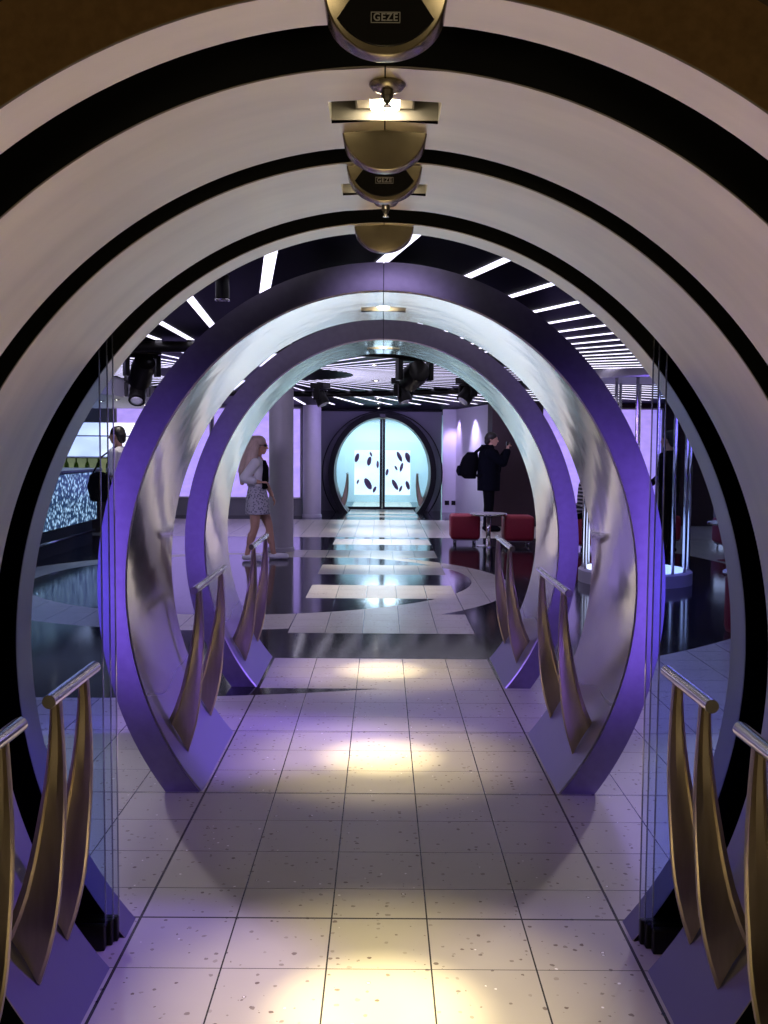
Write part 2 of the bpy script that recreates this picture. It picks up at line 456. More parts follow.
def portal_ring(y0, y1, face, back, lining, label, light_y=None, ia=IA, ib=IB, oa=OA, ob=OB, gap=0.0013, ch=0.007, trim=None):
    if trim: ch = 0.03
    elif face is not M['brushed']: ch = 0.002
    t = thing('portal_ring', label, 'arch', (0, (y0 + y1) / 2, 0))
    yc = (y0 + y1) / 2
    f0, f1 = y0 - yc, y1 - yc
    bf = bmesh.new(); bs = bmesh.new(); bb = bmesh.new(); be = bmesh.new()
    for h in (1, -1):
        i = ell_pts(ia, ib, 72, half=h, gap=gap); ic = ell_pts(ia + ch, ib + ch, 72, half=h, gap=gap); o = ell_pts(oa, ob, 72, half=h, gap=gap)
        strip(bf, [(x, f0, z) for x, z in ic], [(x, f0, z) for x, z in o])
        strip(be, [(x, f0 + ch, z) for x, z in i], [(x, f0, z) for x, z in ic])
        strip(bb, [(x, f1, z) for x, z in ic], [(x, f1, z) for x, z in o])
        strip(be, [(x, f1 - ch, z) for x, z in i], [(x, f1, z) for x, z in ic])
        strip(bf, [(x, f0, z) for x, z in o], [(x, f1, z) for x, z in o])
        # soffit lining: a grid with a hole for the recessed lamp
        if light_y is None:
            ys = [f0 + ch + (f1 - f0 - 2 * ch) * k / 6 for k in range(7)]
        else:
            l0, l1 = light_y[0] - yc, light_y[1] - yc
            ys = [f0 + ch, (f0 + l0) / 2, l0, l1, (f1 + l1) / 2, f1 - ch]
        hx = 0.105
        t0 = math.asin(-CZ / ib); th = math.acos(hx / ia)
        if h == 1: tt = [t0 + (th - t0) * k / 70 for k in range(71)] + [PI / 2 - gap]
        else: tt = [PI / 2 + gap] + [PI - th + (th - t0) * k / 70 for k in range(71)]
        G = [[bs.verts.new((ia * math.cos(a), y, CZ + ib * math.sin(a))) for a in tt] for y in ys]
        for r in range(len(ys) - 1):
            for c in range(len(tt) - 1):
                top = (c == len(tt) - 2) if h == 1 else (c == 0)
                if light_y is not None and top and abs(ys[r] - l0) < 1e-6: continue
                bs.faces.new((G[r][c], G[r][c + 1], G[r + 1][c + 1], G[r + 1][c]))
    for f in list(bf.faces) + list(bb.faces): f.smooth = False
    autosmooth(obj('frame', bf, face, t), 20)
    autosmooth(obj('rear_face', bb, back, t), 20)
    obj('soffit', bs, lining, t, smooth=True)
    obj('edge_trim', be, M['edge'] if face is M['brushed'] or trim else M['edgedark'], t, smooth=True)
    # seam strip closing the joint of the two halves
    for q0, q1 in ([(f0 + 0.004, f1 - 0.004)] if light_y is None else [(f0 + 0.004, l0 - 0.006), (l1 + 0.006, f1 - 0.004)]):
        b2 = bmesh.new(); box(b2, -0.004, 0.004, q0, q1, CZ + ib + 0.002, CZ + ob - 0.004); obj('seam', b2, M['black'], t)
    return t


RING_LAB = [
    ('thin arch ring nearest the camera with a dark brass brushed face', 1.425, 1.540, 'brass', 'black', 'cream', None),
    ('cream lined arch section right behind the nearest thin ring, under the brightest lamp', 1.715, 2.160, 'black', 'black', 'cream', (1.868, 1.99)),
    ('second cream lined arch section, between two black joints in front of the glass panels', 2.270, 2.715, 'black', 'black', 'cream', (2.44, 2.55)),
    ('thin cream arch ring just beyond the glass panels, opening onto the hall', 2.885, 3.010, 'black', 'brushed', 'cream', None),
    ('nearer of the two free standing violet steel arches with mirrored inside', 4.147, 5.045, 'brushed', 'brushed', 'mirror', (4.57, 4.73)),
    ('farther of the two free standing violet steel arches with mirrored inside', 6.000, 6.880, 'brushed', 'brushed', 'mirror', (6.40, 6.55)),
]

# ------------------------------------------------------------------ large structure
CEIL = 2.33
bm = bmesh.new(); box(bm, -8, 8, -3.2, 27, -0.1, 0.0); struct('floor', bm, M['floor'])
bm = bmesh.new(); box(bm, -8, 8, 2.2, 27, CEIL, CEIL + 0.1); struct('ceiling', bm, M['ceiling'])
M['foyer'] = mat('dark_foyer_panel', (0.11, 0.07, 0.04), 0.6, 0)
bm = bmesh.new(); box(bm, -2.6, 2.6, -3.2, 2.15, 2.6, 2.7); struct('ceiling_foyer', bm, M['foyer'])
bm = bmesh.new(); box(bm, -2.7, -2.6, -3.2, 2.15, 0, 2.6); struct('wall_foyer_left', bm, M['foyer'])
bm = bmesh.new(); box(bm, 2.6, 2.7, -3.2, 2.15, 0, 2.6); struct('wall_foyer_right', bm, M['foyer'])
bm = bmesh.new(); box(bm, -2.7, 2.7, -3.3, -3.2, 0, 2.6); struct('wall_foyer_rear', bm, M['foyer'])


def holed_wall(name, y0, y1, x0, x1, z1, a, b, m):
    bm = bmesh.new(); n = 64
    P = ell_pts(a, b, n)
    for y in (y0, y1):
        H = [bm.verts.new((x, y, z)) for x, z in P]
        O = []
        for k, (x, z) in enumerate(P):
            s = k / n
            if s < 0.3: q = (x1, z1 * s / 0.3)
            elif s > 0.7: q = (x0, z1 * (1 - s) / 0.3)
            else: q = (x1 + (x0 - x1) * (s - 0.3) / 0.4, z1)
            O.append(bm.verts.new((q[0], y, q[1])))
        for k in range(n): bm.faces.new((H[k], H[k + 1], O[k + 1], O[k]))
    strip(bm, [(x, y0, z) for x, z in P], [(x, y1, z) for x, z in P])
    return struct(name, bm, m)


holed_wall('wall_front', 2.162, 2.268, -8, 8, 2.7, OA - 0.01, OB - 0.01, M['black'])
holed_wall('wall_foyer_end', 1.46, 1.52, -2.6, 2.6, 2.6, OA + 0.006, OB + 0.006, M['foyer'])
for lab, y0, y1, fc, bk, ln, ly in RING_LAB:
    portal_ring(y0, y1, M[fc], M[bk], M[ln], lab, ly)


def channel(y0, y1, label):
    """black recess that closes the slot between two arch sections"""
    bm = bmesh.new()
    o = ell_pts(OA + 0.13, OB + 0.012, 80); o2 = ell_pts(OA + 0.15, OB + 0.03, 80)
    strip(bm, [(x, y0, z) for x, z in o], [(x, y1, z) for x, z in o])
    strip(bm, [(x, y0, z) for x, z in o2], [(x, y1, z) for x, z in o2])
    for y in (y0, y1): strip(bm, [(x, y, z) for x, z in o], [(x, y, z) for x, z in o2])
    t = obj('door_track', bm, M['black'], None, True)
    return tag(t, label, 'door track')


channel(1.541, 1.714, 'black door slot arching between the nearest thin ring and the first cream section')
channel(2.716, 2.884, 'black door slot arching above the stacked glass panels')

# hall walls
bm = bmesh.new(); box(bm, -8.0, -7.9, 2.2, 27, 0, CEIL); struct('wall_left', bm, M['walldark'])
bm = bmesh.new(); box(bm, 7.9, 8.0, 2.2, 27, 0, CEIL); struct('wall_right', bm, M['walldark'])
holed_wall('wall_back', 22.702, 22.818, -1.70, 1.36, CEIL - 0.0, OA - 0.01, OB - 0.01, M['wall'])
bm = bmesh.new(); box(bm, -8, -1.70, 20.9, 21.0, 0, CEIL); struct('wall_back_left', bm, M['wall'])
bm = bmesh.new(); box(bm, -1.80, -1.70, 21.0, 22.75, 0, CEIL); struct('wall_back_return', bm, M['wall'])
bm = bmesh.new(); box(bm, 1.36, 1.9, 22.3, 22.4, 0, CEIL); struct('wall_alcove', bm, M['wallwhite'])
bm = bmesh.new()
vs = [(1.66, 22.3), (2.15, 19.2), (2.23, 19.2), (1.76, 22.3)]
lo = [bm.verts.new((x, y, 0)) for x, y in vs]; hi = [bm.verts.new((x, y, CEIL)) for x, y in vs]
bm.faces.new(lo); bm.faces.new(list(reversed(hi)))
for k in range(4): bm.faces.new((lo[k], lo[(k + 1) % 4], hi[(k + 1) % 4], hi[k]))
struct('wall_angled', bm, M['wallwhite'])
bm = bmesh.new(); box(bm, 2.05, 3.0, 18.5, 19.3, 0, CEIL); struct('wall_maroon', bm, M['walldark'])
bm = bmesh.new(); box(bm, 2.9, 8, 18.9, 19.0, 0, CEIL); struct('wall_back_right', bm, M['walldark'])
# bulkhead strip at the end of the ceiling
bm = bmesh.new(); box(bm, -1.7, 1.36, 22.45, 22.6, CEIL - 0.05, CEIL); struct('trim_1', bm, M['black'])


def panel(name, x0, x1, y, z0, z1, label, m, cat='light panel', group=None, axis='x'):
    t = thing('backlit_wall_panel', label, cat, ((x0 + x1) / 2, y, z0), 0, group)
    w = (x1 - x0) / 2; h = z1 - z0
    bm = bmesh.new(); box(bm, -w, w, -0.03, 0.0, 0, h); obj('panel', bm, m, t)
    bm = bmesh.new()
    for a in ((-w - 0.03, -w, 0, h), (w, w + 0.03, 0, h), (-w - 0.03, w + 0.03, -0.03, 0), (-w - 0.03, w + 0.03, h, h + 0.03)):
        box(bm, a[0], a[1], -0.05, 0.0, a[2], a[3])
    obj('frame', bm, M['column'], t)
    return t


panel('light_panel', -3.55, -2.02, 20.88, 0.40, 2.26, 'wide backlit lavender panel behind the blond woman, left of the thick column', M['lavpanel'])
panel('light_panel', -1.98, -1.74, 20.88, 0.40, 2.26, 'narrow backlit lavender panel between the two columns', M['lavpanel'])
panel('light_panel', -5.6, -3.65, 20.88, 0.40, 2.26, 'backlit lavender panel left of the blond woman, seen between the two violet arches', M['lavpanel'])
panel('light_panel', 3.06, 5.32, 18.88, 0.22, 2.22, 'backlit lavender panel behind the cluster of tall steel poles', M['lavpanel'])
panel('light_panel', 6.4, 6.9, 18.88, 0.2, 1.2, 'small pale lit panel at the far right edge, seen past the arch', M['whitepanel'])

# lights of the far hall
spot('wall_washer', (1.55, 21.9, 2.28), (1.6, 22.35, 0.4), 60, (0.55, 0.42, 1.0), 70, 0.8, 0.03)
spot('wall_washer', (1.62, 20.6, 2.28), (2.0, 20.4, 0.4), 80, (0.62, 0.52, 1.0), 90, 0.8, 0.03)
area('hall_wash', (0.3, 15.5, 2.2), (0.0, 18.0, 0.0), 2.5, 60, (0.6, 0.5, 1.0), 1.5)
area('hall_wash', (-2.4, 9.5, 2.2), (-1.5, 12.8, 0.6), 1.2, 30, (0.7, 0.6, 1.0), 0.8)
area('wall_wash', (0, 19.5, 2.25), (0, 22.6, 1.2), 2.0, 22, (0.45, 0.35, 1.0), 0.4)

# ------------------------------------------------------------------ floor-to-ceiling columns
def column(x, y, r, label):
    bm = bmesh.new(); lathe(bm, [(r + 0.015, 0.0), (r + 0.015, 0.05), (r, 0.06), (r, CEIL - 0.001)], 40)
    o = obj('column', bm, M['column'], None, True); o.location = (x, y, 0)
    autosmooth(o); return tag(o, label, 'column')


column(-1.425, 13.9, 0.172, 'thick round satin column standing right behind the blond woman')
column(-1.47, 20.6, 0.19, 'farther round column left of the round glass door')

# ------------------------------------------------------------------ radial ceiling lights
LC = (-1.55, 11.7)


def light_strip_proto(name, r0, r1, w, m, label, group):
    bm = bmesh.new(); box(bm, r0, r1, -w / 2, w / 2, -0.002, 0.0)
    o = obj(name, bm, m); o.location = (LC[0], LC[1], CEIL - 0.003); tag(o, label, 'ceiling light', group)
    return o


def in_room(a, r):
    x = LC[0] + r * math.cos(a); y = LC[1] + r * math.sin(a)
    return -4.1 < x < 7.7 and 3.15 < y < 22.3 and not (x < -1.7 and y > 20.8) and not (x > 2.0 and y > 18.4) and not (x < -3.3 and y > 12.15)


def radial(r0, r1, w, m, label, group, step):
    base = {}
    for k in range(int(360 / step)):
        a = R(-90 + 0.2 + step * k)
        if not in_room(a, r0): continue
        rr = r0
        while rr < r1 and in_room(a, rr + 0.1): rr += 0.1
        rr = round(rr, 1)
        if rr - r0 < 0.4: continue
        if rr not in base:
            o = light_strip_proto('light_strip', r0, rr, w, m, label, group); base[rr] = o
        else:
            o = base[rr].copy(); COL.objects.link(o)
        o.rotation_euler = (0, 0, a)


radial(3.75, 8.4, 0.055, M['led'], 'white light strip of the outer radial rows on the dark ceiling', 'outer radial ceiling light strips', 4.0)
radial(1.2, 3.35, 0.034, M['ledin'], 'white light strip of the dense inner radial rows inside the round truss', 'inner radial ceiling light strips', 6.0)

# round black truss
bm = bmesh.new()
n = 96; RT = 3.55
rings = []
for k in range(n):
    a = 2 * PI * k / n; c = Vector((RT * math.cos(a), RT * math.sin(a), 0)); u = Vector((math.cos(a), math.sin(a), 0))
    rings.append([bm.verts.new(c + u * 0.045 * math.cos(2 * PI * j / 10) + Vector((0, 0, 0.045 * math.sin(2 * PI * j / 10)))) for j in range(10)])
for k in range(n):
    A, B = rings[k], rings[(k + 1) % n]
    for j in range(10): bm.faces.new((A[j], A[(j + 1) % 10], B[(j + 1) % 10], B[j]))
t = thing('lighting_truss', 'round black truss ring running under the striped ceiling', 'truss', (LC[0], LC[1] - 0.2, CEIL - 0.06))
obj('ring_tube', bm, M['blackplastic'], t, True)
for k in range(12):
    a = 2 * PI * k / 12; bm = bmesh.new(); tube(bm, (RT * math.cos(a), RT * math.sin(a), 0.03), (RT * math.cos(a), RT * math.sin(a), 0.058), 0.02)
    obj('hanger', bm, M['blackplastic'], t)


def moving_head(x, y, label, s=1.0, rz=0.0, tilt=0.5):
    t = thing('stage_light', label, 'stage light', (x, y, CEIL - 0.003), rz)
    bm = bmesh.new(); box(bm, -0.13 * s, 0.13 * s, -0.1 * s, 0.1 * s, -0.075 * s, 0, 0.008); obj('base', bm, M['blackplastic'], t)
    y_ = bmesh.new()
    box(y_, -0.12 * s, 0.12 * s, -0.04 * s, 0.04 * s, -0.10 * s, -0.074 * s, 0.006)
    for q in (-1, 1): box(y_, q * 0.12 * s - 0.018 * s, q * 0.12 * s + 0.018 * s, -0.045 * s, 0.045 * s, -0.24 * s, -0.08 * s, 0.008)
    obj('yoke', y_, M['blackplastic'], t)
    h = bmesh.new(); lathe(h, [(0.05, -0.12), (0.08, -0.11), (0.092, -0.04), (0.085, 0.02), (0.092, 0.05), (0.092, 0.11), (0.078, 0.115)], 20)
    bmesh.ops.scale(h, vec=(s, s, s), verts=h.verts); bmesh.ops.rotate(h, cent=(0, 0, 0), matrix=Matrix.Rotation(PI + tilt, 3, 'X'), verts=h.verts)
    bmesh.ops.translate(h, vec=(0, 0, -0.20 * s), verts=h.verts)
    ho = autosmooth(obj('head', h, M['blackplastic'], t))
    g = bmesh.new(); lathe(g, [(0.07 * s, 0), (0.04 * s, 0.012 * s), (0.001, 0.016 * s)], 20)
    bmesh.ops.translate(g, vec=(0, 0, 0.114 * s), verts=g.verts)
    bmesh.ops.rotate(g, cent=(0, 0, 0), matrix=Matrix.Rotation(PI + tilt, 3, 'X'), verts=g.verts); bmesh.ops.translate(g, vec=(0, 0, -0.20 * s), verts=g.verts)
    obj('lens', g, M['white'], ho, True)
    return t


moving_head(0.27, 8.5, 'largest black stage light, hanging right of centre under the farther violet arch', 1.15, 0.3, 1.35)
moving_head(0.25, 12.2, 'black stage light hanging above the round glass door', 0.95, 0.8, -0.4)
moving_head(1.03, 12.0, 'black stage light hanging above the man with the backpack', 1.0, 2.1, 0.7)
moving_head(-0.84, 13.3, 'black stage light hanging just right of the thick column', 0.95, 1.2, -0.5)
moving_head(-2.04, 8.4, 'upper of the two black stage lights left of the nearer violet arch', 1.1, 0.5, 0.9)
moving_head(-2.97, 12.0, 'lower of the two black stage lights left of the nearer violet arch, near the bar', 1.1, 0.1, -0.7)
bm = bmesh.new(); lathe(bm, [(0.03, 0), (0.034, -0.004), (0.034, -0.125), (0.028, -0.13), (0.024, -0.115), (0.001, -0.11)], 24)
t = thing('spot_can', 'slim black cylinder spotlight hanging above the nearer violet arch, left side', 'spotlight', (-0.80, 4.95, CEIL))
autosmooth(obj('housing', bm, M['blackplastic'], t))
bm = bmesh.new(); lathe(bm, [(0.035, -0.118), (0.0365, -0.118), (0.0365, -0.128), (0.035, -0.128)], 24); obj('trim_rim', bm, M['chrome'], t, True)


def downlight(x, y, z, label, group, power=0, r=0.045):
    t = thing('downlight', label, 'downlight', (x, y, z), 0, group)
    bm = bmesh.new(); lathe(bm, [(r, 0), (r + 0.014, -0.002), (r + 0.012, -0.012), (r, -0.014), (r - 0.004, -0.004)], 24, cap=False); obj('trim_rim', bm, M['chrome'], t, True)
    bm = bmesh.new(); lathe(bm, [(r - 0.003, -0.005), (0.001, -0.016)], 20); obj('lamp_glass', bm, M['smallbulb'], t, True)
    if power:
        spot('downlight_beam', (x, y, z - 0.03), (x, y, 0), power, (1.0, 0.92, 0.85), 50, 0.8, 0.03)
    return t


for k, y in enumerate((8.3, 10.2, 12.6, 15.1, 17.3, 19.3, 21.6)):
    downlight(-0.09, y, CEIL, 'small lit downlight in the row along the middle of the hall ceiling', 'downlights over the walkway', 150 if k > 0 else 60)

# ------------------------------------------------------------------ recessed arch lamps, sensors, sprinklers
def arch_lamp(y0, y1, label, power, ang=29, warm=WARM):
    z = CZ + IB
    t = thing('arch_lamp', label, 'ceiling lamp', (0, (y0 + y1) / 2, z))
    w = 0.105; d = (y1 - y0) / 2; h = 0.085; k = 0.003; e = CZ + IB * math.sqrt(1 - (w / IA) ** 2) - z
    b = bmesh.new()
    box(b, -w - k, -w, -d, d, e, h); box(b, w, w + k, -d, d, e, h)
    box(b, -w, w, -d - k, -d, 0.001, h); box(b, -w, w, d, d + k, 0.001, h); box(b, -w - k, w + k, -d - k, d + k, h, h + k)
    obj('recess_box', b, M['jointmetal'], t)
    b = bmesh.new()
    for q in (-1, 1): box(b, q * 0.055 - 0.002, q * 0.055 + 0.002, -d + 0.004, d - 0.004, 0.02, h)
    box(b, -0.055, 0.055, d - 0.012, d - 0.006, 0.02, h)
    obj('reflector', b, M['chromedark'], t)
    b = bmesh.new()
    for q in (-1, 1):
        box(b, q * 0.0145 - 0.0138, q * 0.0145 + 0.0138, -0.028, 0.028, 0.004, 0.04, 0.008, 3)
    autosmooth(obj('lamp_bulb', b, M['bulb'], t))
    spot('arch_lamp_beam', (0, (y0 + y1) / 2, z - 0.012), (0, (y0 + y1) / 2, 0), power * 1.15, warm, 19, 1.0, 0.03)
    spot('arch_lamp_halo', (0, (y0 + y1) / 2, z - 0.012), (0, (y0 + y1) / 2, 0), power * 0.42, warm, 42, 1.0, 0.03)
    return t


arch_lamp(1.868, 1.99, 'bright recessed lamp in the nearest slot at the top of the picture', 130)
arch_lamp(2.44, 2.55, 'recessed lamp slot half hidden behind the second black sensor', 330)
arch_lamp(4.57, 4.73, 'recessed lamp at the top of the nearer mirrored arch', 260)
arch_lamp(6.40, 6.55, 'recessed lamp at the top of the farther mirrored arch', 240)


def sensor(y0, facing, label, dz=0.0):
    """half moon door sensor; facing -1 looks at the camera, +1 into the hall"""
    t = thing('door_sensor', label, 'door sensor', (0, y0, CZ + IB + 0.004 + dz))
    if facing > 0: t.rotation_euler = (0, 0, PI)
    a, h, dp, n, sl = 0.087, 0.081 if facing < 0 else 0.076, 0.098, 40, 0.42
    def xz(s_, k): q = PI + PI * k / n; return a * s_ * math.cos(q), h * s_ * math.sin(q)
    fr = lambda z: -z * sl
    bk = lambda z: dp + z * sl
    secs = []
    for s_, yf in ((0.955, lambda z: fr(z)), (0.985, lambda z: fr(z) + 0.0012), (1.0, lambda z: fr(z) + 0.005), (1.0, lambda z: bk(z) - 0.005), (0.985, lambda z: bk(z) - 0.0012), (0.955, lambda z: bk(z))):
        secs.append([(lambda p: (p[0], yf(p[1]), p[1]))(xz(s_, k)) for k in range(n + 1)])
    b = bmesh.new()
    V = [[b.verts.new(p) for p in s_] for s_ in secs]
    for A, B in zip(V, V[1:]):
        for k in range(n): b.faces.new((A[k], A[k + 1], B[k + 1], B[k]))
        b.faces.new((A[0], B[0], B[n], A[n]))
    b.faces.new(V[0]); b.faces.new(list(reversed(V[-1])))
    sh = autosmooth(obj('shell', b, M['gold'], t), 50)
    # black window on the sloping front
    out = []
    for k in range(n + 1):
        q = PI + PI * (0.18 + 0.64 * k / n); out.append((a * 0.93 * math.cos(q), h * 0.875 * math.sin(q)))
    out += [(a * 0.46, -0.004), (a * 0.30, -0.001), (-a * 0.30, -0.001), (-a * 0.46, -0.004)]
    b = bmesh.new()
    A = [b.verts.new((x, fr(z) + 0.0005, z)) for x, z in out]; B = [b.verts.new((x * 0.97, fr(z) - 0.004, z * 0.97 - 0.001)) for x, z in out]
    N_ = len(out)
    for k in range(N_): b.faces.new((A[k], A[(k + 1) % N_], B[(k + 1) % N_], B[k]))
    b.faces.new(B)
    win = obj('window', b, M['blackplastic'], t)
    # frame of the maker's mark and its letters
    zc = -0.038
    plane = Matrix.Translation((0, fr(zc) - 0.0042, zc)) @ Matrix.Rotation(math.atan(sl), 4, 'X')
    b = bmesh.new(); fw, fh = 0.0205, 0.0070
    for x0, x1, z0, z1 in ((-fw, fw, fh - 0.0011, fh), (-fw, fw, -fh, -fh + 0.0011), (-fw, -fw + 0.0011, -fh, fh), (fw - 0.0011, fw, -fh, fh)):
        box(b, x0, x1, -0.0010, 0.0004, z0, z1)
    bmesh.ops.transform(b, matrix=plane, verts=b.verts)
    obj('badge_frame', b, M['letter'], win)
    cu = bpy.data.curves.new('geze', 'FONT'); cu.body = 'GEZE'; cu.size = 0.0135; cu.align_x = 'CENTER'; cu.align_y = 'CENTER'; cu.extrude = 0.0006; cu.offset = 0.0003
    cu.space_character = 1.1
    tmp = bpy.data.objects.new('tmp', cu); COL.objects.link(tmp)
    me = bpy.data.meshes.new_from_object(tmp.evaluated_get(bpy.context.evaluated_depsgraph_get())); bpy.data.objects.remove(tmp)
    me.transform(plane @ Matrix.Translation((0, -0.0006, 0)) @ Matrix.Rotation(PI / 2, 4, 'X'))
    link('lettering', me, M['letter'], win)
    return t


sensor(1.40, -1, 'black faced half-moon door sensor nearest the camera, at the very top of the picture', -0.012)
sensor(2.145, 1, 'gold half-moon door sensor just below the bright lamp, seen from behind')
sensor(2.285, -1, 'smaller black faced half-moon door sensor between the two gold ones')
sensor(3.0, 1, 'farthest gold half-moon door sensor, at the edge of the thin cream ring')


def sprinkler(y, label):
    t = thing('sprinkler', label, 'sprinkler', (0.004, y, CZ + IB))
    b = bmesh.new(); lathe(b, [(0.032, 0.0), (0.033, -0.003), (0.027, -0.010), (0.016, -0.013), (0.001, -0.013)], 32); autosmooth(obj('escutcheon', b, M['gold'], t))
    b = bmesh.new(); lathe(b, [(0.011, -0.012), (0.011, -0.022), (0.008, -0.026), (0.007, -0.031), (0.004, -0.033)], 20); autosmooth(obj('nozzle', b, M['chromedark'], t))
    b = bmesh.new(); lathe(b, [(0.004, -0.033), (0.0035, -0.038), (0.008, -0.0385), (0.008, -0.0400), (0.001, -0.0405)], 20); autosmooth(obj('deflector', b, M['chrome'], t))
    return t


sprinkler(1.79, 'sprinkler head with round collar in front of the bright lamp slot')
sprinkler(2.63, 'small sprinkler head peeking out below the second black sensor')

# ------------------------------------------------------------------ handrails on curved fins
ZO = [(0.272, 0.938), (0.33, 0.912), (0.39, 0.891), (0.45, 0.875), (0.51, 0.861), (0.57, 0.849), (0.62, 0.839), (0.68, 0.830), (0.74, 0.823), (0.80, 0.818), (0.85, 0.816)]
ZI = [(0.123, 0.856), (0.195, 0.833), (0.25, 0.819), (0.307, 0.808), (0.36, 0.801), (0.42, 0.796), (0.51, 0.789), (0.60, 0.785), (0.68, 0.785), (0.76, 0.788), (0.85, 0.793)]


def fin_mesh(side, y):
    """curved tapering upright: plate with a chamfered outer edge, standing on the ring's inside"""
    b = bmesh.new(); n = len(ZO); rows = []
    for k in range(n):
        (zo, xo), (zi, xi) = ZO[k], ZI[k]
        w = Vector((xo - xi, 0, zo - zi))
        def P(f, dy): return Vector((side * (xi + w.x * f), y + dy, zi + w.z * f))
        rows.append([b.verts.new(P(*q)) for q in ((0.0, -0.006), (0.06, -0.011), (0.45, -0.006), (0.80, -0.013), (0.86, -0.022), (1.0, -0.016), (1.0, 0.012), (0.5, 0.010), (0.0, 0.008))])
    m = len(rows[0])
    for A, B in zip(rows, rows[1:]):
        for j in range(m): b.faces.new((A[j], A[(j + 1) % m], B[(j + 1) % m], B[j]))
    b.faces.new(rows[0]); b.faces.new(list(reversed(rows[-1])))
    # foot: carry the lower end a little into the lining
    return b


def handrail(side, bar0, bar1, fins, label, group=None):
    yc = (bar0 + bar1) / 2
    t = thing('handrail', label, 'handrail', (side * 0.80, yc, 0), 0, group)
    def loc(b): bmesh.ops.translate(b, vec=(-side * 0.80, -yc, 0), verts=b.verts)
    b = bmesh.new(); tube(b, (side * 0.805, bar0, 0.862), (side * 0.805, bar1, 0.862), 0.0172, seg=28, caps=False); loc(b)
    bar = obj('rail_bar', b, M['chrome'], t, True)
    for yy, q in ((bar0, -1), (bar1, 1)):
        b = bmesh.new(); tube(b, (side * 0.805, yy, 0.862), (side * 0.805, yy + q * 0.002, 0.862), 0.0172, 0.0160, seg=28); loc(b)
        obj('end_cap', b, M['chromedark'], bar)
    for y in fins:
        b = fin_mesh(side, y); loc(b)
        o = obj('fin', b, M['fin'], t); autosmooth(o, 28)
    return t


HR = [(1.80, 2.165, (1.86, 2.06), 'closest'), (2.355, 2.735, (2.41, 2.635), 'second'), (4.20, 5.00, (4.315, 4.90), 'ring4'), (6.05, 6.84, (6.16, 6.78), 'ring5')]
LAB = {('closest', -1): 'closest handrail, cut by the left edge of the picture', ('closest', 1): 'closest handrail, cut by the right edge of the picture',
       ('second', -1): 'bronze finned handrail on the left side in front of the glass panels', ('second', 1): 'bronze finned handrail on the right side in front of the glass panels',
       ('ring4', -1): 'finned handrail standing in the left foot of the nearer violet arch', ('ring4', 1): 'finned handrail standing in the right foot of the nearer violet arch',
       ('ring5', -1): 'finned handrail standing in the left foot of the farther violet arch', ('ring5', 1): 'finned handrail standing in the right foot of the farther violet arch'}
for b0, b1, fy, key in HR:
    for sd in (-1, 1): handrail(sd, b0, b1, fy, LAB[(key, sd)])

# ------------------------------------------------------------------ telescopic glass door panels beside the passage
def glass_leaf(side, y, x_in, label, group):
    t = thing('glass_door_panel', label, 'glass door', (side * x_in, y, 0), 0, group)
    b = bmesh.new(); x_out = 1.27; th = 0.010
    top = lambda x: CZ + (OB - 0.012) * math.sqrt(max(0, 1 - (x / 1.325) ** 2))
    n = 14; xs = [x_in + (x_out - x_in) * k / n for k in range(n + 1)]
    for yy in (-th / 2, th / 2):
        lo = [b.verts.new((side * (x - x_in), yy, 0.075)) for x in xs]; hi = [b.verts.new((side * (x - x_in), yy, top(x))) for x in xs]
        for k in range(n): b.faces.new((lo[k], lo[k + 1], hi[k + 1], hi[k]))
    obj('glass_pane', b, M['glass'], t)
    b = bmesh.new(); box(b, min(0, -side * 0.002), max(0, -side * 0.002), -th / 2, th / 2, 0.075, top(x_in))
    obj('pane_edge', b, M['glassedge'], t)
    b = bmesh.new(); w0 = 0.0
    box(b, min(0, side * (x_out - x_in)), max(0, side * (x_out - x_in)), -0.012, 0.012, 0.0, 0.075, 0.004)
    obj('bottom_rail', b, M['blackplastic'], t)
    return t


for sd, nm in ((-1, 'left'), (1, 'right')):
    for k, (yy, xi, pl) in enumerate(((2.815, 0.806, 'front'), (2.848, 0.793, 'middle'), (2.872, 0.783, 'rear'))):
        glass_leaf(sd, yy, xi, f'{pl} one of the three stacked clear glass door panels on the {nm} side', f'glass door panels on the {nm}')

# ------------------------------------------------------------------ far round portal with the glass door
portal_ring(22.0, 22.12, M['black'], M['black'], M['chromedark'], 'front ring of the far round doorway, with dark face', None)
portal_ring(22.28, 22.70, M['black'], M['black'], M['chromedark'], 'inner lining section of the far round doorway, nearer one', None, trim='edge')
portal_ring(22.82, 23.25, M['black'], M['black'], M['chromedark'], 'inner lining section of the far round doorway, right against the glass doors', None, trim='edge')
channel(22.121, 22.279, 'front black joint inside the far round doorway')
for sd, nm in ((-1, 'left'), (1, 'right')):
    handrail(sd, 22.33, 22.68, (22.38, 22.6), f'dark finned handrail at the {nm} side of the far round doorway, nearer one')
    handrail(sd, 22.86, 23.2, (22.92, 23.12), f'dark finned handrail at the {nm} side of the far round doorway, against the doors')


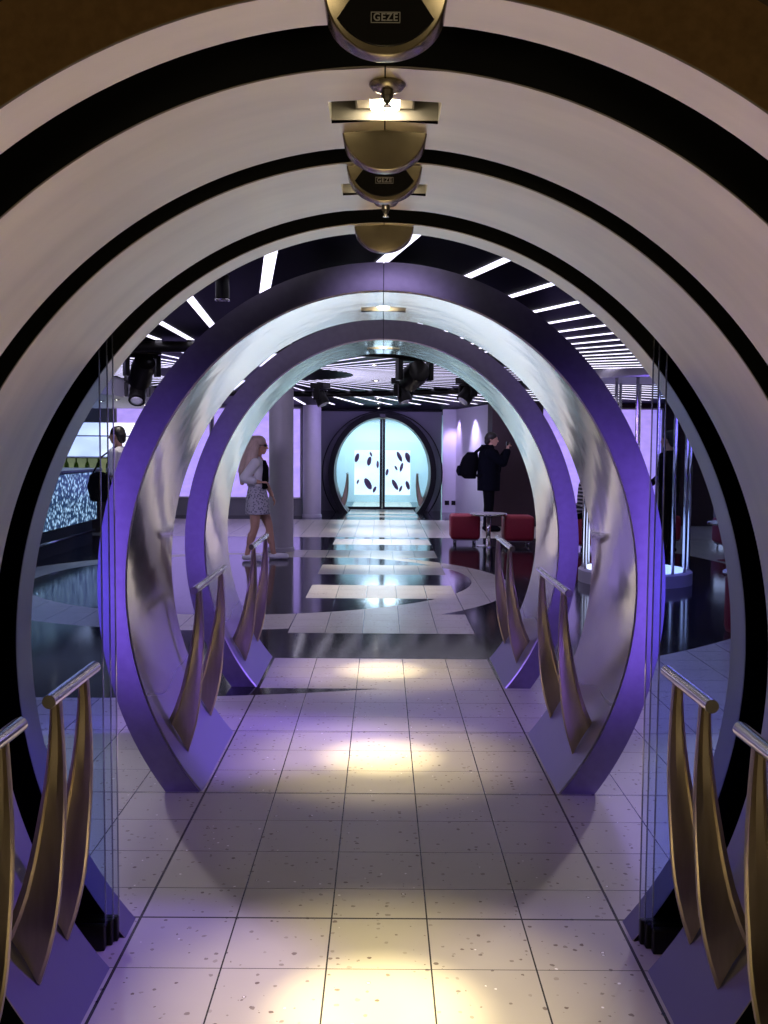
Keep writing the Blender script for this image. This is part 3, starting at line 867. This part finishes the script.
def far_leaf(side, label):
    t = thing('glass_door', label, 'door', (side * 0.002, 23.3, 0))
    b = bmesh.new(); n = 24; xs = [0.05 + (1.10 - 0.05) * k / n for k in range(n + 1)]
    top = lambda x: CZ + 1.26 * math.sqrt(max(0, 1 - (x / 1.16) ** 2))
    for yy in (-0.006, 0.006):
        lo = [b.verts.new((side * x, yy, 0.06)) for x in xs]; hi = [b.verts.new((side * x, yy, top(x))) for x in xs]
        for k in range(n): b.faces.new((lo[k], lo[k + 1], hi[k + 1], hi[k]))
    obj('glass_pane', b, M['glass'], t)
    b = bmesh.new(); box(b, min(side * 0.0, side * 0.06), max(0, side * 0.06), -0.03, 0.03, 0, top(0.03), 0.003); obj('stile', b, M['blackplastic'], t)
    b = bmesh.new(); box(b, min(side * 0.06, side * 1.05), max(side * 0.06, side * 1.05), -0.02, 0.02, 0.0, 0.06); obj('bottom_rail', b, M['blackplastic'], t)
    # frosted film with brown oval print
    b = bmesh.new(); x0, x1 = 0.065, 0.66 if side < 0 else 0.66
    box(b, min(side * x0, side * x1), max(side * x0, side * x1), 0.012, 0.018, 0.34, 1.40)
    nf = len(b.faces)
    dots = {-1: [(0.60, 1.215, .05, .11, .3), (0.31, 1.137, .05, .11, .2), (0.27, 1.30, .025, .06, -.4), (0.11, 1.06, .03, .09, 0), (0.336, 0.60, .07, .15, -.5), (0.18, 0.467, .035, .08, .4), (0.577, 0.647, .025, .06, .4)],
            1: [(0.40, 1.248, .045, .13, -.45), (0.60, 1.225, .06, .13, -.35), (0.45, 1.0, .035, .11, .25), (0.32, 0.98, .025, .06, -.5), (0.11, 0.88, .035, .08, .2), (0.30, 0.583, .05, .14, -.5), (0.435, 0.49, .03, .08, .4), (0.60, 0.57, .045, .11, -.3)]}[side]
    for px, pz, ra, rb, rot in dots:
        vs = []
        for k in range(20):
            q = 2 * PI * k / 20; u, v = ra * math.cos(q), rb * math.sin(q)
            vs.append(b.verts.new((min(max(side * px + u * math.cos(rot) + v * math.sin(-rot) * -side * side, -0.655), 0.655), 0.0105, pz - u * math.sin(rot) + v * math.cos(rot))))
        f = b.faces.new(vs); f.material_index = 1
    obj('frosted_film', b, [M['film'], M['dot']], t, recalc=False)
    return t


far_leaf(-1, 'left leaf of the far round glass door with brown oval print')
far_leaf(1, 'right leaf of the far round glass door with brown oval print')
# bright lobby behind the far door
M['lobby'] = mat('pale_lobby_wall', (0.62, 0.80, 0.84), 0.6, 0, noise=0.05)
bm = bmesh.new(); box(bm, -2.6, 2.6, 26.4, 26.5, 0, 2.33); struct('wall_lobby_end', bm, M['lobby'])
for k, sx in enumerate((-1, 1)):
    bm = bmesh.new(); box(bm, min(sx * 2.5, sx * 2.6), max(sx * 2.5, sx * 2.6), 22.76, 26.4, 0, 2.33); struct('wall_lobby_' + ('left', 'right')[k], bm, M['lobby'])
area('lobby_daylight', (0, 25.2, 2.28), (0, 25.2, 0), 3.0, 80, (0.72, 0.93, 1.0), 1.5)
area('lobby_daylight', (0, 23.9, 2.25), (0, 22.3, 0.0), 1.2, 40, (0.72, 0.93, 1.0), 0.4)
bm = bmesh.new(); box(bm, -0.07, 0.07, 21.93, 21.99, 2.12, 2.21, 0.006)
t = obj('door_sensor', bm, M['blackplastic']); tag(t, 'small black sensor box above the far round doorway', 'door sensor')

# ------------------------------------------------------------------ pole cluster, poufs, tables
def pole_feature(x, y):
    t = thing('pole_sculpture', 'round lit plinth with a ring of tall steel poles reaching a drum at the ceiling', 'sculpture', (x, y, 0))
    b = bmesh.new(); lathe(b, [(0.62, 0.0), (0.62, 0.13), (0.60, 0.145), (0.55, 0.146)], 56); autosmooth(obj('plinth', b, M['column'], t))
    b = bmesh.new(); lathe(b, [(0.548, 0.146), (0.548, 0.152), (0.001, 0.153)], 48); obj('plinth_light', b, M['plinthlight'], t)
    b = bmesh.new(); lathe(b, [(0.50, 2.23), (0.66, 2.23), (0.66, CEIL - 0.007), (0.50, CEIL - 0.007)], 56); autosmooth(obj('ceiling_drum', b, M['column'], t))
    for k in range(16):
        a = 2 * PI * (k + 0.3) / 16; b = bmesh.new()
        tube(b, (0.57 * math.cos(a), 0.57 * math.sin(a), 0.146), (0.57 * math.cos(a), 0.57 * math.sin(a), 2.232), 0.017, seg=14)
        obj('pole', b, M['chrome'], t, True)
    return t


M['plinthlight'] = mat('lit_plinth_glass', (0.8, 0.85, 1), 0.3, 0, emit=(0.6, 0.72, 1.0), estr=1.2)
pole_feature(2.83, 10.95)


def pouf(x, y, label, group=None, r=0.225, h=0.46, square=True):
    t = thing('pouf', label, 'stool', (x, y, 0), 0, group)
    b = bmesh.new()
    if square: box(b, -r, r, -r, r, 0.085, h, 0.05, 4)
    else: lathe(b, [(r - 0.02, 0.085), (r, 0.11), (r, h - 0.03), (r - 0.03, h), (0.001, h + 0.004)], 40)
    autosmooth(obj('cushion', b, M['red'], t), 50)
    b = bmesh.new()
    if square:
        box(b, -r + 0.03, r - 0.03, -r + 0.03, r - 0.03, 0.07, 0.086)
    else: lathe(b, [(r - 0.03, 0.07), (r - 0.03, 0.086)], 32)
    obj('base_plate', b, M['chromedark'], t)
    for i in (-1, 1):
        for j in (-1, 1):
            b = bmesh.new(); tube(b, (i * (r * 0.66), j * (r * 0.66), 0.0), (i * (r * 0.66), j * (r * 0.66), 0.071), 0.014, seg=12); obj('leg', b, M['chrome'], t, True)
    return t


pouf(1.27, 15.1, 'red upholstered pouf left of the low round table, in front of the backpack man')
pouf(2.06, 14.9, 'red upholstered pouf right of the low round table')
pouf(3.05, 14.4, 'red seat under the striped sitter, glimpsed between the violet arches')
pouf(4.35, 15.2, 'red pouf beyond the steel poles on the right')
pouf(5.2, 14.6, 'red pouf behind the farther white table at the right edge')


def low_table(x, y, r, h, label, drum=None, topm=None):
    t = thing('round_table', label, 'table', (x, y, 0))
    b = bmesh.new(); lathe(b, [(r - 0.01, h - 0.035), (r, h - 0.03), (r, h - 0.004), (r - 0.004, h), (0.001, h)], 48); autosmooth(obj('tabletop', b, topm or M['white'], t))
    b = bmesh.new(); lathe(b, [(r + 0.001, h - 0.032), (r + 0.006, h - 0.03), (r + 0.006, h - 0.006), (r + 0.001, h - 0.004)], 48, cap=False); obj('metal_rim', b, M['chrome'], t, True)
    if drum:
        b = bmesh.new(); lathe(b, [(r - 0.03, 0.0), (r - 0.015, 0.05), (r - 0.015, h - 0.07), (r - 0.03, h - 0.034)], 40); autosmooth(obj('drum_base', b, M['red'], t))
    else:
        b = bmesh.new(); tube(b, (0, 0, 0.018), (0, 0, h - 0.034), 0.035, seg=20); obj('pedestal', b, M['chrome'], t, True)
        b = bmesh.new(); lathe(b, [(0.19, 0), (0.19, 0.008), (0.05, 0.02), (0.001, 0.021)], 32); autosmooth(obj('foot', b, M['chrome'], t))
    return t


low_table(1.6, 14.75, 0.27, 0.50, 'low round table with steel pedestal between two red poufs', topm=M['column'])
low_table(3.0, 7.95, 0.21, 0.50, 'red drum table with white top at the right, nearest one', True)
low_table(4.65, 13.0, 0.32, 0.52, 'round white pedestal table farther back at the right edge')

# ------------------------------------------------------------------ bar on the left
t = thing('bar_counter', 'long bar counter with glittering crystal front at the left', 'bar counter', (-4.32, 12.9, 0))
b = bmesh.new(); box(b, -0.6, -0.06, -2.2, 1.95, 0.0, 0.36); obj('plinth', b, M['black'], t)
b = bmesh.new(); box(b, -0.6, 0.0, -2.2, 2.0, 0.36, 1.08, 0.01); obj('crystal_front', b, M['sparkle'], t)
b = bmesh.new(); box(b, -0.68, 0.08, -2.25, 2.05, 1.08, 1.13, 0.012); autosmooth(obj('worktop', b, M['blackplastic'], t))
b = bmesh.new(); tube(b, (-0.01, -2.1, 0.2), (-0.01, 1.9, 0.2), 0.02, seg=14); obj('foot_rail', b, M['chrome'], t, True)
for yy in (-2.0, -0.7, 0.6, 1.8):
    b = bmesh.new(); tube(b, (-0.06, yy, 0.2), (-0.01, yy, 0.2), 0.012, seg=10); obj('rail_bracket', b, M['chrome'], t, True)
t = thing('back_bar', 'lit back bar cabinet with shelves behind the counter', 'cabinet', (-6.1, 16.6, 0))
b = bmesh.new(); box(b, -1.8, 2.1, 0, 0.5, 0, 0.95, 0.01); obj('cabinet_body', b, M['walldark'], t)
b = bmesh.new(); box(b, -1.8, 2.1, 0.40, 0.5, 1.28, 1.86); obj('light_panel', b, M['whitepanel'], t)
b = bmesh.new(); box(b, -1.8, 2.1, 0.40, 0.5, 0.96, 1.25); obj('shelf_back', b, M['amberpanel'], t)
for z in (0.95, 1.25, 1.62):
    b = bmesh.new(); box(b, -1.8, 2.1, 0.05 if z < 1.5 else 0.2, 0.42, z, z + 0.02); obj('shelf', b, M['chrome'], t)
BOT = None
bx = [-6.1 + 0.18 * k for k in range(11)]
for k, x in enumerate(bx):
    if BOT is None:
        b = bmesh.new(); lathe(b, [(0.036, 0), (0.038, 0.01), (0.038, 0.16), (0.03, 0.19), (0.013, 0.22), (0.013, 0.27), (0.015, 0.275), (0.001, 0.278)], 16)
        BOT = thing('bottle', 'dark glass bottle standing in the row on the back bar shelf', 'bottle', (x, 16.78, 0.9705), 0, 'bottles on the back bar')
        autosmooth(obj('glass_body', b, M['bottle'], BOT))
        b = bmesh.new(); lathe(b, [(0.0385, 0.05), (0.039, 0.05), (0.039, 0.12), (0.0385, 0.12)], 16, cap=False); obj('paper_label', b, M['white'], BOT, True)
    else: dup(BOT, (x, 16.78 + 0.03 * math.sin(k * 2.1), 0.9705))
bm = bmesh.new(); box(bm, -7.9, -3.35, 12.2, 16.9, 2.10, CEIL); struct('ceiling_bar_soffit', bm, M['column'])
for x, y in ((-3.75, 12.7), (-3.95, 13.9), (-3.6, 15.0), (-4.3, 12.7), (-4.3, 14.3), (-4.9, 12.9), (-4.9, 14.6), (-5.4, 13.4), (-3.6, 13.4)):
    downlight(x, y, 2.10, 'tiny lit downlight under the lowered ceiling of the bar', 'bar downlights', 14 if x < -4 else 10, 0.035)
# ------------------------------------------------------------------ people
def hand(b, wrist, d, up, side, s=1.0, curl=0.5):
    """palm, four bent fingers of unequal length and a thumb leaving the palm's side"""
    w, d, up = Vector(wrist), Vector(d).normalized(), Vector(up).normalized()
    sd = d.cross(up).normalized() * side
    capsule(b, w, w + d * 0.075 * s, 0.024 * s, 0.032 * s, 12, 0.5, up)
    for k, (off, ln) in enumerate(((0.026, 0.062), (0.009, 0.072), (-0.009, 0.067), (-0.026, 0.052))):
        p = w + d * 0.078 * s + sd * off * s; ln *= s
        p1 = p + (d * math.cos(curl * .5) - up * math.sin(curl * .5)) * ln * 0.5; p2 = p1 + (d * math.cos(curl * 1.6) - up * math.sin(curl * 1.6)) * ln * 0.55
        capsule(b, p, p1, 0.0095 * s, 0.009 * s, 8); capsule(b, p1, p2, 0.009 * s, 0.0075 * s, 8)
    q = w + d * 0.025 * s + sd * 0.022 * s; q1 = q + (d * 0.6 + sd * 0.75).normalized() * 0.04 * s; q2 = q1 + (d * 0.9 + sd * 0.2 - up * 0.3).normalized() * 0.032 * s
    capsule(b, q, q1, 0.013 * s, 0.011 * s, 8); capsule(b, q1, q2, 0.011 * s, 0.009 * s, 8)


def head(b, c, f, s=1.0):
    """skull, jaw, nose, brow, lips, ears; c is the head centre, f the facing direction"""
    c, f = Vector(c), Vector(f).normalized(); up = Vector((0, 0, 1)); r = f.cross(up)
    capsule(b, c + up * 0.025 * s - f * 0.02 * s, c + up * 0.02 * s + f * 0.015 * s, 0.088 * s, 0.082 * s, 18, 0.86, r)
    capsule(b, c - up * 0.03 * s + f * 0.03 * s, c - up * 0.072 * s + f * 0.048 * s, 0.062 * s, 0.034 * s, 16, 0.9, r)
    capsule(b, c + up * 0.012 * s + f * 0.088 * s, c - up * 0.022 * s + f * 0.107 * s, 0.009 * s, 0.014 * s, 10)
    for q in (-1, 1):
        capsule(b, c + up * 0.022 * s + f * 0.082 * s + r * q * 0.014 * s, c + up * 0.02 * s + f * 0.072 * s + r * q * 0.045 * s, 0.009 * s, 0.009 * s, 8)
        capsule(b, c + up * 0.01 * s + r * q * 0.078 * s - f * 0.01 * s, c - up * 0.03 * s + r * q * 0.076 * s, 0.014 * s, 0.010 * s, 8)
    capsule(b, c - up * 0.045 * s + f * 0.083 * s - r * 0.018 * s, c - up * 0.045 * s + f * 0.083 * s + r * 0.018 * s, 0.009 * s, 0.009 * s, 8)
    capsule(b, c - up * 0.058 * s + f * 0.08 * s - r * 0.014 * s, c - up * 0.058 * s + f * 0.08 * s + r * 0.014 * s, 0.009 * s, 0.009 * s, 8)
    capsule(b, c - up * 0.05 * s - f * 0.02 * s, c - up * 0.145 * s - f * 0.03 * s, 0.05 * s, 0.054 * s, 14)


def shoe(b, heel, d, s=1.0):
    h, d = Vector(heel), Vector(d).normalized()
    capsule(b, h + Vector((0, 0, 0.045 * s)), h + d * 0.10 * s + Vector((0, 0, 0.048 * s)), 0.040 * s, 0.044 * s, 12)
    capsule(b, h + d * 0.09 * s + Vector((0, 0, 0.046 * s)), h + d * 0.20 * s + Vector((0, 0, 0.042 * s)), 0.048 * s, 0.040 * s, 12)


def loft(bm, secs, seg=22):
    """elliptic sections (cx, cy, z, rx, ry) joined into a closed garment"""
    rings = [[bm.verts.new((cx + rx * math.cos(2 * PI * i / seg), cy + ry * math.sin(2 * PI * i / seg), z)) for i in range(seg)] for cx, cy, z, rx, ry in secs]
    for A, B in zip(rings, rings[1:]):
        for i in range(seg): bm.faces.new((A[i], A[(i + 1) % seg], B[(i + 1) % seg], B[i]))
    bm.faces.new(list(reversed(rings[0]))); bm.faces.new(rings[-1])


def woman(x, y):
    t = thing('person', 'woman with long blond hair in pale jacket and patterned skirt, walking to the right', 'person', (x, y, 0))
    Fx = Vector((1, 0, 0))
    b = bmesh.new()
    hip = (0.0, 0, 0.80)
    # legs: near leg trailing, far leg striding forward
    capsule(b, (-0.01, -0.075, 0.78), (-0.02, -0.085, 0.43), 0.088, 0.056); capsule(b, (-0.02, -0.085, 0.43), (-0.12, -0.085, 0.085), 0.054, 0.034)
    capsule(b, (-0.065, -0.085, 0.33), (-0.085, -0.085, 0.23), 0.05, 0.045)
    capsule(b, (0.02, 0.075, 0.78), (0.14, 0.08, 0.45), 0.088, 0.055); capsule(b, (0.14, 0.08, 0.45), (0.20, 0.085, 0.09), 0.053, 0.034)
    capsule(b, (0.14, 0.08, 0.34), (0.165, 0.08, 0.24), 0.05, 0.044)
    capsule(b, (-0.12, -0.085, 0.07), (-0.03, -0.085, 0.045), 0.030, 0.024); capsule(b, (0.20, 0.085, 0.075), (0.28, 0.085, 0.045), 0.030, 0.024)
    loft(b, [(0, 0, 0.74, 0.11, 0.15), (0, 0, 0.86, 0.115, 0.16), (0.01, 0, 1.0, 0.09, 0.125), (0.015, 0, 1.16, 0.105, 0.145), (0.01, 0, 1.29, 0.085, 0.15), (0.01, 0, 1.34, 0.05, 0.07)])
    # near arm: elbow back, forearm forward; far arm hanging forward
    capsule(b, (0.0, -0.155, 1.27), (-0.14, -0.20, 1.06), 0.05, 0.04); capsule(b, (-0.14, -0.20, 1.06), (0.05, -0.16, 1.02), 0.038, 0.026)
    hand(b, (0.055, -0.158, 1.02), (1, 0.25, -0.05), (0, 0, 1), -1, 0.95, 0.9)
    capsule(b, (0.01, 0.155, 1.27), (0.08, 0.19, 1.02), 0.05, 0.039); capsule(b, (0.08, 0.19, 1.02), (0.17, 0.18, 0.84), 0.038, 0.025)
    hand(b, (0.173, 0.18, 0.835), (0.45, 0, -1), (1, 0, 0.4), 1, 0.95, 0.5)
    head(b, (0.035, -0.0, 1.475), (1, -0.05, -0.02), 0.97)
    remeshed('body', b, M['skin'], t, 0.0075, 4)
    b = bmesh.new()
    capsule(b, (-0.02, 0, 1.515), (0.025, 0, 1.527), 0.106, 0.094, 18); capsule(b, (-0.05, 0, 1.49), (-0.10, 0, 1.34), 0.098, 0.098, 16)
    capsule(b, (-0.10, 0.0, 1.34), (-0.16, -0.02, 1.16), 0.10, 0.085, 16); capsule(b, (-0.16, -0.02, 1.16), (-0.19, -0.03, 1.00), 0.083, 0.03, 16)
    capsule(b, (0.0, -0.088, 1.50), (-0.03, -0.115, 1.30), 0.040, 0.052, 12); capsule(b, (-0.03, -0.115, 1.30), (-0.04, -0.15, 1.12), 0.055, 0.03, 12)
    capsule(b, (-0.06, -0.09, 1.40), (-0.13, -0.12, 1.12), 0.06, 0.035, 12); capsule(b, (0.01, 0.088, 1.50), (-0.02, 0.11, 1.25), 0.040, 0.045, 12)
    capsule(b, (-0.02, 0.11, 1.25), (0.03, 0.13, 1.08), 0.045, 0.025, 12)
    remeshed('hair', b, M['hairblond'], t, 0.010, 3)
    b = bmesh.new()
    loft(b, [(-0.005, 0, 0.96, 0.125, 0.16), (-0.01, 0, 1.06, 0.118, 0.155), (0.0, 0, 1.18, 0.122, 0.165), (-0.005, 0, 1.29, 0.10, 0.172), (-0.01, 0, 1.345, 0.06, 0.085)])
    capsule(b, (0.0, -0.158, 1.265), (-0.14, -0.205, 1.07), 0.066, 0.062); capsule(b, (-0.14, -0.205, 1.065), (-0.03, -0.185, 1.035), 0.058, 0.052)
    capsule(b, (0.01, 0.158, 1.265), (0.08, 0.192, 1.04), 0.066, 0.06)
    remeshed('jacket', b, M['jacketwhite'], t, 0.009, 3)
    b = bmesh.new(); loft(b, [(0.085, -0.0, 0.93, 0.05, 0.12), (0.10, 0, 1.05, 0.05, 0.125), (0.105, 0, 1.2, 0.045, 0.12), (0.07, 0, 1.30, 0.04, 0.08)]); remeshed('top', b, M['blackcloth'], t, 0.009, 3)
    b = bmesh.new(); loft(b, [(0.01, 0, 0.60, 0.165, 0.185), (0.005, 0, 0.68, 0.16, 0.182), (0, 0, 0.80, 0.145, 0.178), (0, 0, 0.93, 0.12, 0.16), (0.0, 0, 0.98, 0.11, 0.145)]); remeshed('skirt', b, M['skirt'], t, 0.009, 3)
    b = bmesh.new()
    for q in (-1, 1): capsule(b, (0.118, q * 0.016, 1.487), (0.112, q * 0.05, 1.487), 0.017, 0.019, 10)
    capsule(b, (0.11, -0.075, 1.492), (0.03, -0.084, 1.492), 0.006, 0.005, 8); capsule(b, (0.11, 0.075, 1.492), (0.03, 0.084, 1.492), 0.006, 0.005, 8); capsule(b, (0.112, -0.075, 1.492), (0.112, 0.075, 1.492), 0.006, 0.006, 8)
    remeshed('sunglasses', b, M['blackplastic'], t, 0.004, 1)
    for hl, d in (((-0.15, -0.085, 0.0), (1, -0.05, 0)), ((0.17, 0.085, 0.0), (1, 0.05, 0))):
        b = bmesh.new(); shoe(b, hl, d, 0.98); remeshed('shoe', b, M['jacketwhite'], t, 0.007, 2)
    return t


woman(-1.62, 12.75)


def man_backpack(x, y):
    t = thing('person', 'man in dark clothes with a backpack holding a camera up to his face', 'person', (x, y, 0))
    b = bmesh.new()
    for q in (-1, 1):
        capsule(b, (0, q * 0.10, 0.88), (0.01, q * 0.11, 0.48), 0.085, 0.058); capsule(b, (0.01, q * 0.11, 0.48), (-0.02, q * 0.11, 0.08), 0.056, 0.038)
        capsule(b, (-0.02, q * 0.11, 0.06), (0.12, q * 0.12, 0.04), 0.035, 0.03)
    loft(b, [(0, 0, 0.84, 0.12, 0.165), (0, 0, 1.0, 0.115, 0.155), (0, 0, 1.2, 0.12, 0.175), (0, 0, 1.4, 0.10, 0.185), (0.01, 0, 1.47, 0.05, 0.075)])
    for q, e, w in ((-1, (0.22, -0.22, 1.22), (0.32, -0.12, 1.43)), (1, (0.22, 0.22, 1.22), (0.32, 0.06, 1.43))):
        capsule(b, (0.0, q * 0.19, 1.39), e, 0.055, 0.044); capsule(b, e, w, 0.043, 0.029)
        hand(b, w, (0.1, -q * 0.3, 1), (-1, 0, 0.15), q, 1.0, 1.2)
    head(b, (0.05, -0.02, 1.615), (1, -0.35, -0.05), 1.0)
    remeshed('body', b, M['skin'], t, 0.008, 4)
    b = bmesh.new(); capsule(b, (0.02, -0.015, 1.665), (0.05, -0.02, 1.668), 0.094, 0.088, 18); capsule(b, (-0.01, -0.01, 1.63), (-0.03, -0.01, 1.58), 0.085, 0.06, 16)
    remeshed('hair', b, M['hairdark'], t, 0.01, 3)
    b = bmesh.new()
    loft(b, [(0, 0, 0.72, 0.20, 0.23), (0, 0, 0.95, 0.205, 0.225), (0, 0, 1.15, 0.205, 0.235), (-0.01, 0, 1.36, 0.175, 0.245), (-0.03, 0, 1.46, 0.125, 0.15), (-0.03, 0, 1.53, 0.11, 0.11)])
    for q, e, w in ((-1, (0.22, -0.22, 1.22), (0.31, -0.125, 1.41)), (1, (0.22, 0.22, 1.22), (0.31, 0.065, 1.41))):
        capsule(b, (0.0, q * 0.20, 1.37), e, 0.095, 0.082); capsule(b, e, w, 0.08, 0.058)
    remeshed('jacket', b, M['navy'], t, 0.010, 3)
    b = bmesh.new()
    loft(b, [(0, 0, 0.74, 0.13, 0.17), (0, 0, 0.96, 0.13, 0.17)])
    for q in (-1, 1): capsule(b, (0, q * 0.10, 0.84), (0.01, q * 0.112, 0.48), 0.105, 0.08); capsule(b, (0.01, q * 0.112, 0.48), (-0.02, q * 0.112, 0.10), 0.078, 0.06)
    remeshed('trousers', b, M['blackcloth'], t, 0.010, 3)
    for q in (-1, 1):
        b = bmesh.new(); shoe(b, (-0.05, q * 0.112, 0), (1, q * 0.06, 0), 1.1); remeshed('shoe', b, M['blackcloth'], t, 0.008, 2)
    p = thing('backpack', 'bulky black backpack worn by the man with the camera', 'backpack', (x - 0.05, y, 0))
    b = bmesh.new(); loft(b, [(-0.28, 0, 0.93, 0.10, 0.13), (-0.32, 0, 1.0, 0.155, 0.16), (-0.31, 0, 1.15, 0.165, 0.17), (-0.28, 0, 1.30, 0.14, 0.16), (-0.24, 0, 1.40, 0.09, 0.11)])
    remeshed('sack', b, M['blackcloth'], p, 0.010, 4)
    b = bmesh.new(); loft(b, [(-0.455, 0, 0.98, 0.04, 0.10), (-0.48, 0, 1.06, 0.05, 0.115), (-0.465, 0, 1.16, 0.04, 0.10)]); remeshed('pocket', b, M['navy'], p, 0.009, 3)
    for q in (-1, 1):
        b = bmesh.new(); pts = [(-0.18, q * 0.12, 1.40), (-0.06, q * 0.135, 1.50), (0.17, q * 0.14, 1.42), (0.25, q * 0.14, 1.25), (0.22, q * 0.19, 1.05), (-0.17, q * 0.16, 0.98)]
        for p0, p1 in zip(pts, pts[1:]): capsule(b, p0, p1, 0.02, 0.02, 10)
        remeshed('shoulder_strap', b, M['blackcloth'], p, 0.008, 2)
    c = thing('camera', 'small camera held up by the man with the backpack', 'camera', (x + 0.315, y - 0.035, 1.55))
    b = bmesh.new(); box(b, -0.018, 0.018, -0.055, 0.055, -0.036, 0.036, 0.006); autosmooth(obj('camera_body', b, M['blackplastic'], c))
    b = bmesh.new(); tube(b, (0.018, 0, -0.004), (0.05, 0, -0.004), 0.024, seg=18); autosmooth(obj('lens_barrel', b, M['chromedark'], c))
    return t


man_backpack(1.88, 17.4)


def plain_person(label, x, y, rz, shirt, legs, hairm, seated=False, s=1.0, sleeves=True):
    t = thing('person', label, 'person', (x, y, 0), rz)
    b = bmesh.new(); dz = -0.42 if seated else 0.0
    P = lambda p: (p[0], p[1], p[2] + dz)
    if seated:
        K = [((0, q * 0.10, 0.54), (0.42, q * 0.12, 0.53), (0.44, q * 0.12, 0.09)) for q in (-1, 1)]
    else:
        K = [((0, q * 0.10, 0.88), (0.02, q * 0.11, 0.48), (-0.01, q * 0.11, 0.08)) for q in (-1, 1)]
    for a_, k_, f_ in K:
        capsule(b, a_, k_, 0.085, 0.057); capsule(b, k_, f_, 0.055, 0.037)
    loft(b, [(0, 0, 0.84 + dz, 0.12, 0.165), (0, 0, 1.0 + dz, 0.115, 0.155), (0, 0, 1.2 + dz, 0.12, 0.175), (0, 0, 1.4 + dz, 0.10, 0.185), (0.01, 0, 1.47 + dz, 0.05, 0.075)])
    for q in (-1, 1):
        capsule(b, P((0, q * 0.195, 1.38)), P((0.0, q * 0.25, 1.10)), 0.055, 0.043); capsule(b, P((0.0, q * 0.25, 1.10)), P((0.2, q * 0.19, 0.98)), 0.042, 0.028)
        hand(b, P((0.205, q * 0.188, 0.98)), (1, -q * 0.3, 0.0), (0, 0, 1), q, 1.0, 0.6)
    head(b, P((0.03, 0, 1.6)), (1, 0, 0), 1.0)
    remeshed('body', b, M['skin'], t, 0.009, 4)
    b = bmesh.new(); capsule(b, P((0.0, 0, 1.655)), P((0.03, 0, 1.655)), 0.093, 0.085, 18); capsule(b, P((-0.03, 0, 1.61)), P((-0.045, 0, 1.56)), 0.08, 0.06, 14); remeshed('hair', b, hairm, t, 0.011, 3)
    b = bmesh.new()
    loft(b, [(0, 0, 0.86 + dz, 0.145, 0.19), (0, 0, 1.0 + dz, 0.138, 0.18), (0, 0, 1.2 + dz, 0.14, 0.195), (0, 0, 1.38 + dz, 0.12, 0.21), (0.0, 0, 1.46 + dz, 0.075, 0.10)])
    for q in (-1, 1):
        capsule(b, P((0, q * 0.19, 1.37)), P((0.0, q * 0.25, 1.12)), 0.07, 0.06)
        if sleeves: capsule(b, P((0.0, q * 0.25, 1.10)), P((0.17, q * 0.20, 0.995)), 0.056, 0.043)
    remeshed('shirt', b, shirt, t, 0.011, 3)
    b = bmesh.new(); loft(b, [(0, 0, (0.46 if seated else 0.76), 0.135, 0.175), (0, 0, 0.90 + dz, 0.13, 0.17)])
    for a_, k_, f_ in K:
        capsule(b, a_, k_, 0.10, 0.075); capsule(b, k_, (f_[0], f_[1], 0.11), 0.073, 0.058)
    remeshed('trousers', b, legs, t, 0.011, 3)
    for a_, k_, f_ in K:
        b = bmesh.new(); shoe(b, (f_[0] - 0.03, f_[1], 0), (1, 0, 0), 1.08); remeshed('shoe', b, M['blackcloth'], t, 0.009, 2)
    return t


plain_person('man in a pale shirt standing at the bar, half hidden by the violet arch', -3.62, 13.55, PI * 0.95, M['jacketwhite'], M['blackcloth'], M['hairdark'], sleeves=False)
plain_person('dark dressed person standing behind the steel poles at the right', 4.05, 13.9, 2.4, M['blackcloth'], M['blackcloth'], M['hairdark'])
plain_person('seated person in a striped top, glimpsed between the two violet arches', 3.0, 14.4, PI, M['striped'], M['blackcloth'], M['hairdark'], seated=True)
t = thing('shoulder_bag', 'round black bag hanging at the side of the man at the bar', 'bag', (-3.80, 13.25, 0.72))
b = bmesh.new(); loft(b, [(0, 0, 0.0, 0.08, 0.06), (0, 0, 0.02, 0.13, 0.08), (0, 0, 0.2, 0.17, 0.09), (0, 0, 0.36, 0.13, 0.07), (0, 0, 0.4, 0.05, 0.03)]); remeshed('sack', b, M['blackcloth'], t, 0.01, 3)
b = bmesh.new(); pts = [(-0.11, 0, 0.34), (0.02, 0.03, 0.60), (0.16, 0.18, 0.73), (0.20, 0.27, 0.74), (0.17, 0.20, 0.55), (0.11, 0, 0.34)]
for p0, p1 in zip(pts, pts[1:]): capsule(b, p0, p1, 0.012, 0.012, 8)
remeshed('strap', b, M['blackcloth'], t, 0.006, 1)

# two dark wall sockets low on the lit alcove wall
for x, q in ((1.47, 'left'), (1.62, 'right')):
    t = thing('wall_socket', f'{q} one of two dark sockets low on the lit violet alcove wall', 'socket', (x, 22.3, 0.22))
    b = bmesh.new(); box(b, -0.05, 0.05, -0.012, 0, -0.05, 0.05, 0.004); obj('cover_plate', b, M['blackplastic'], t)
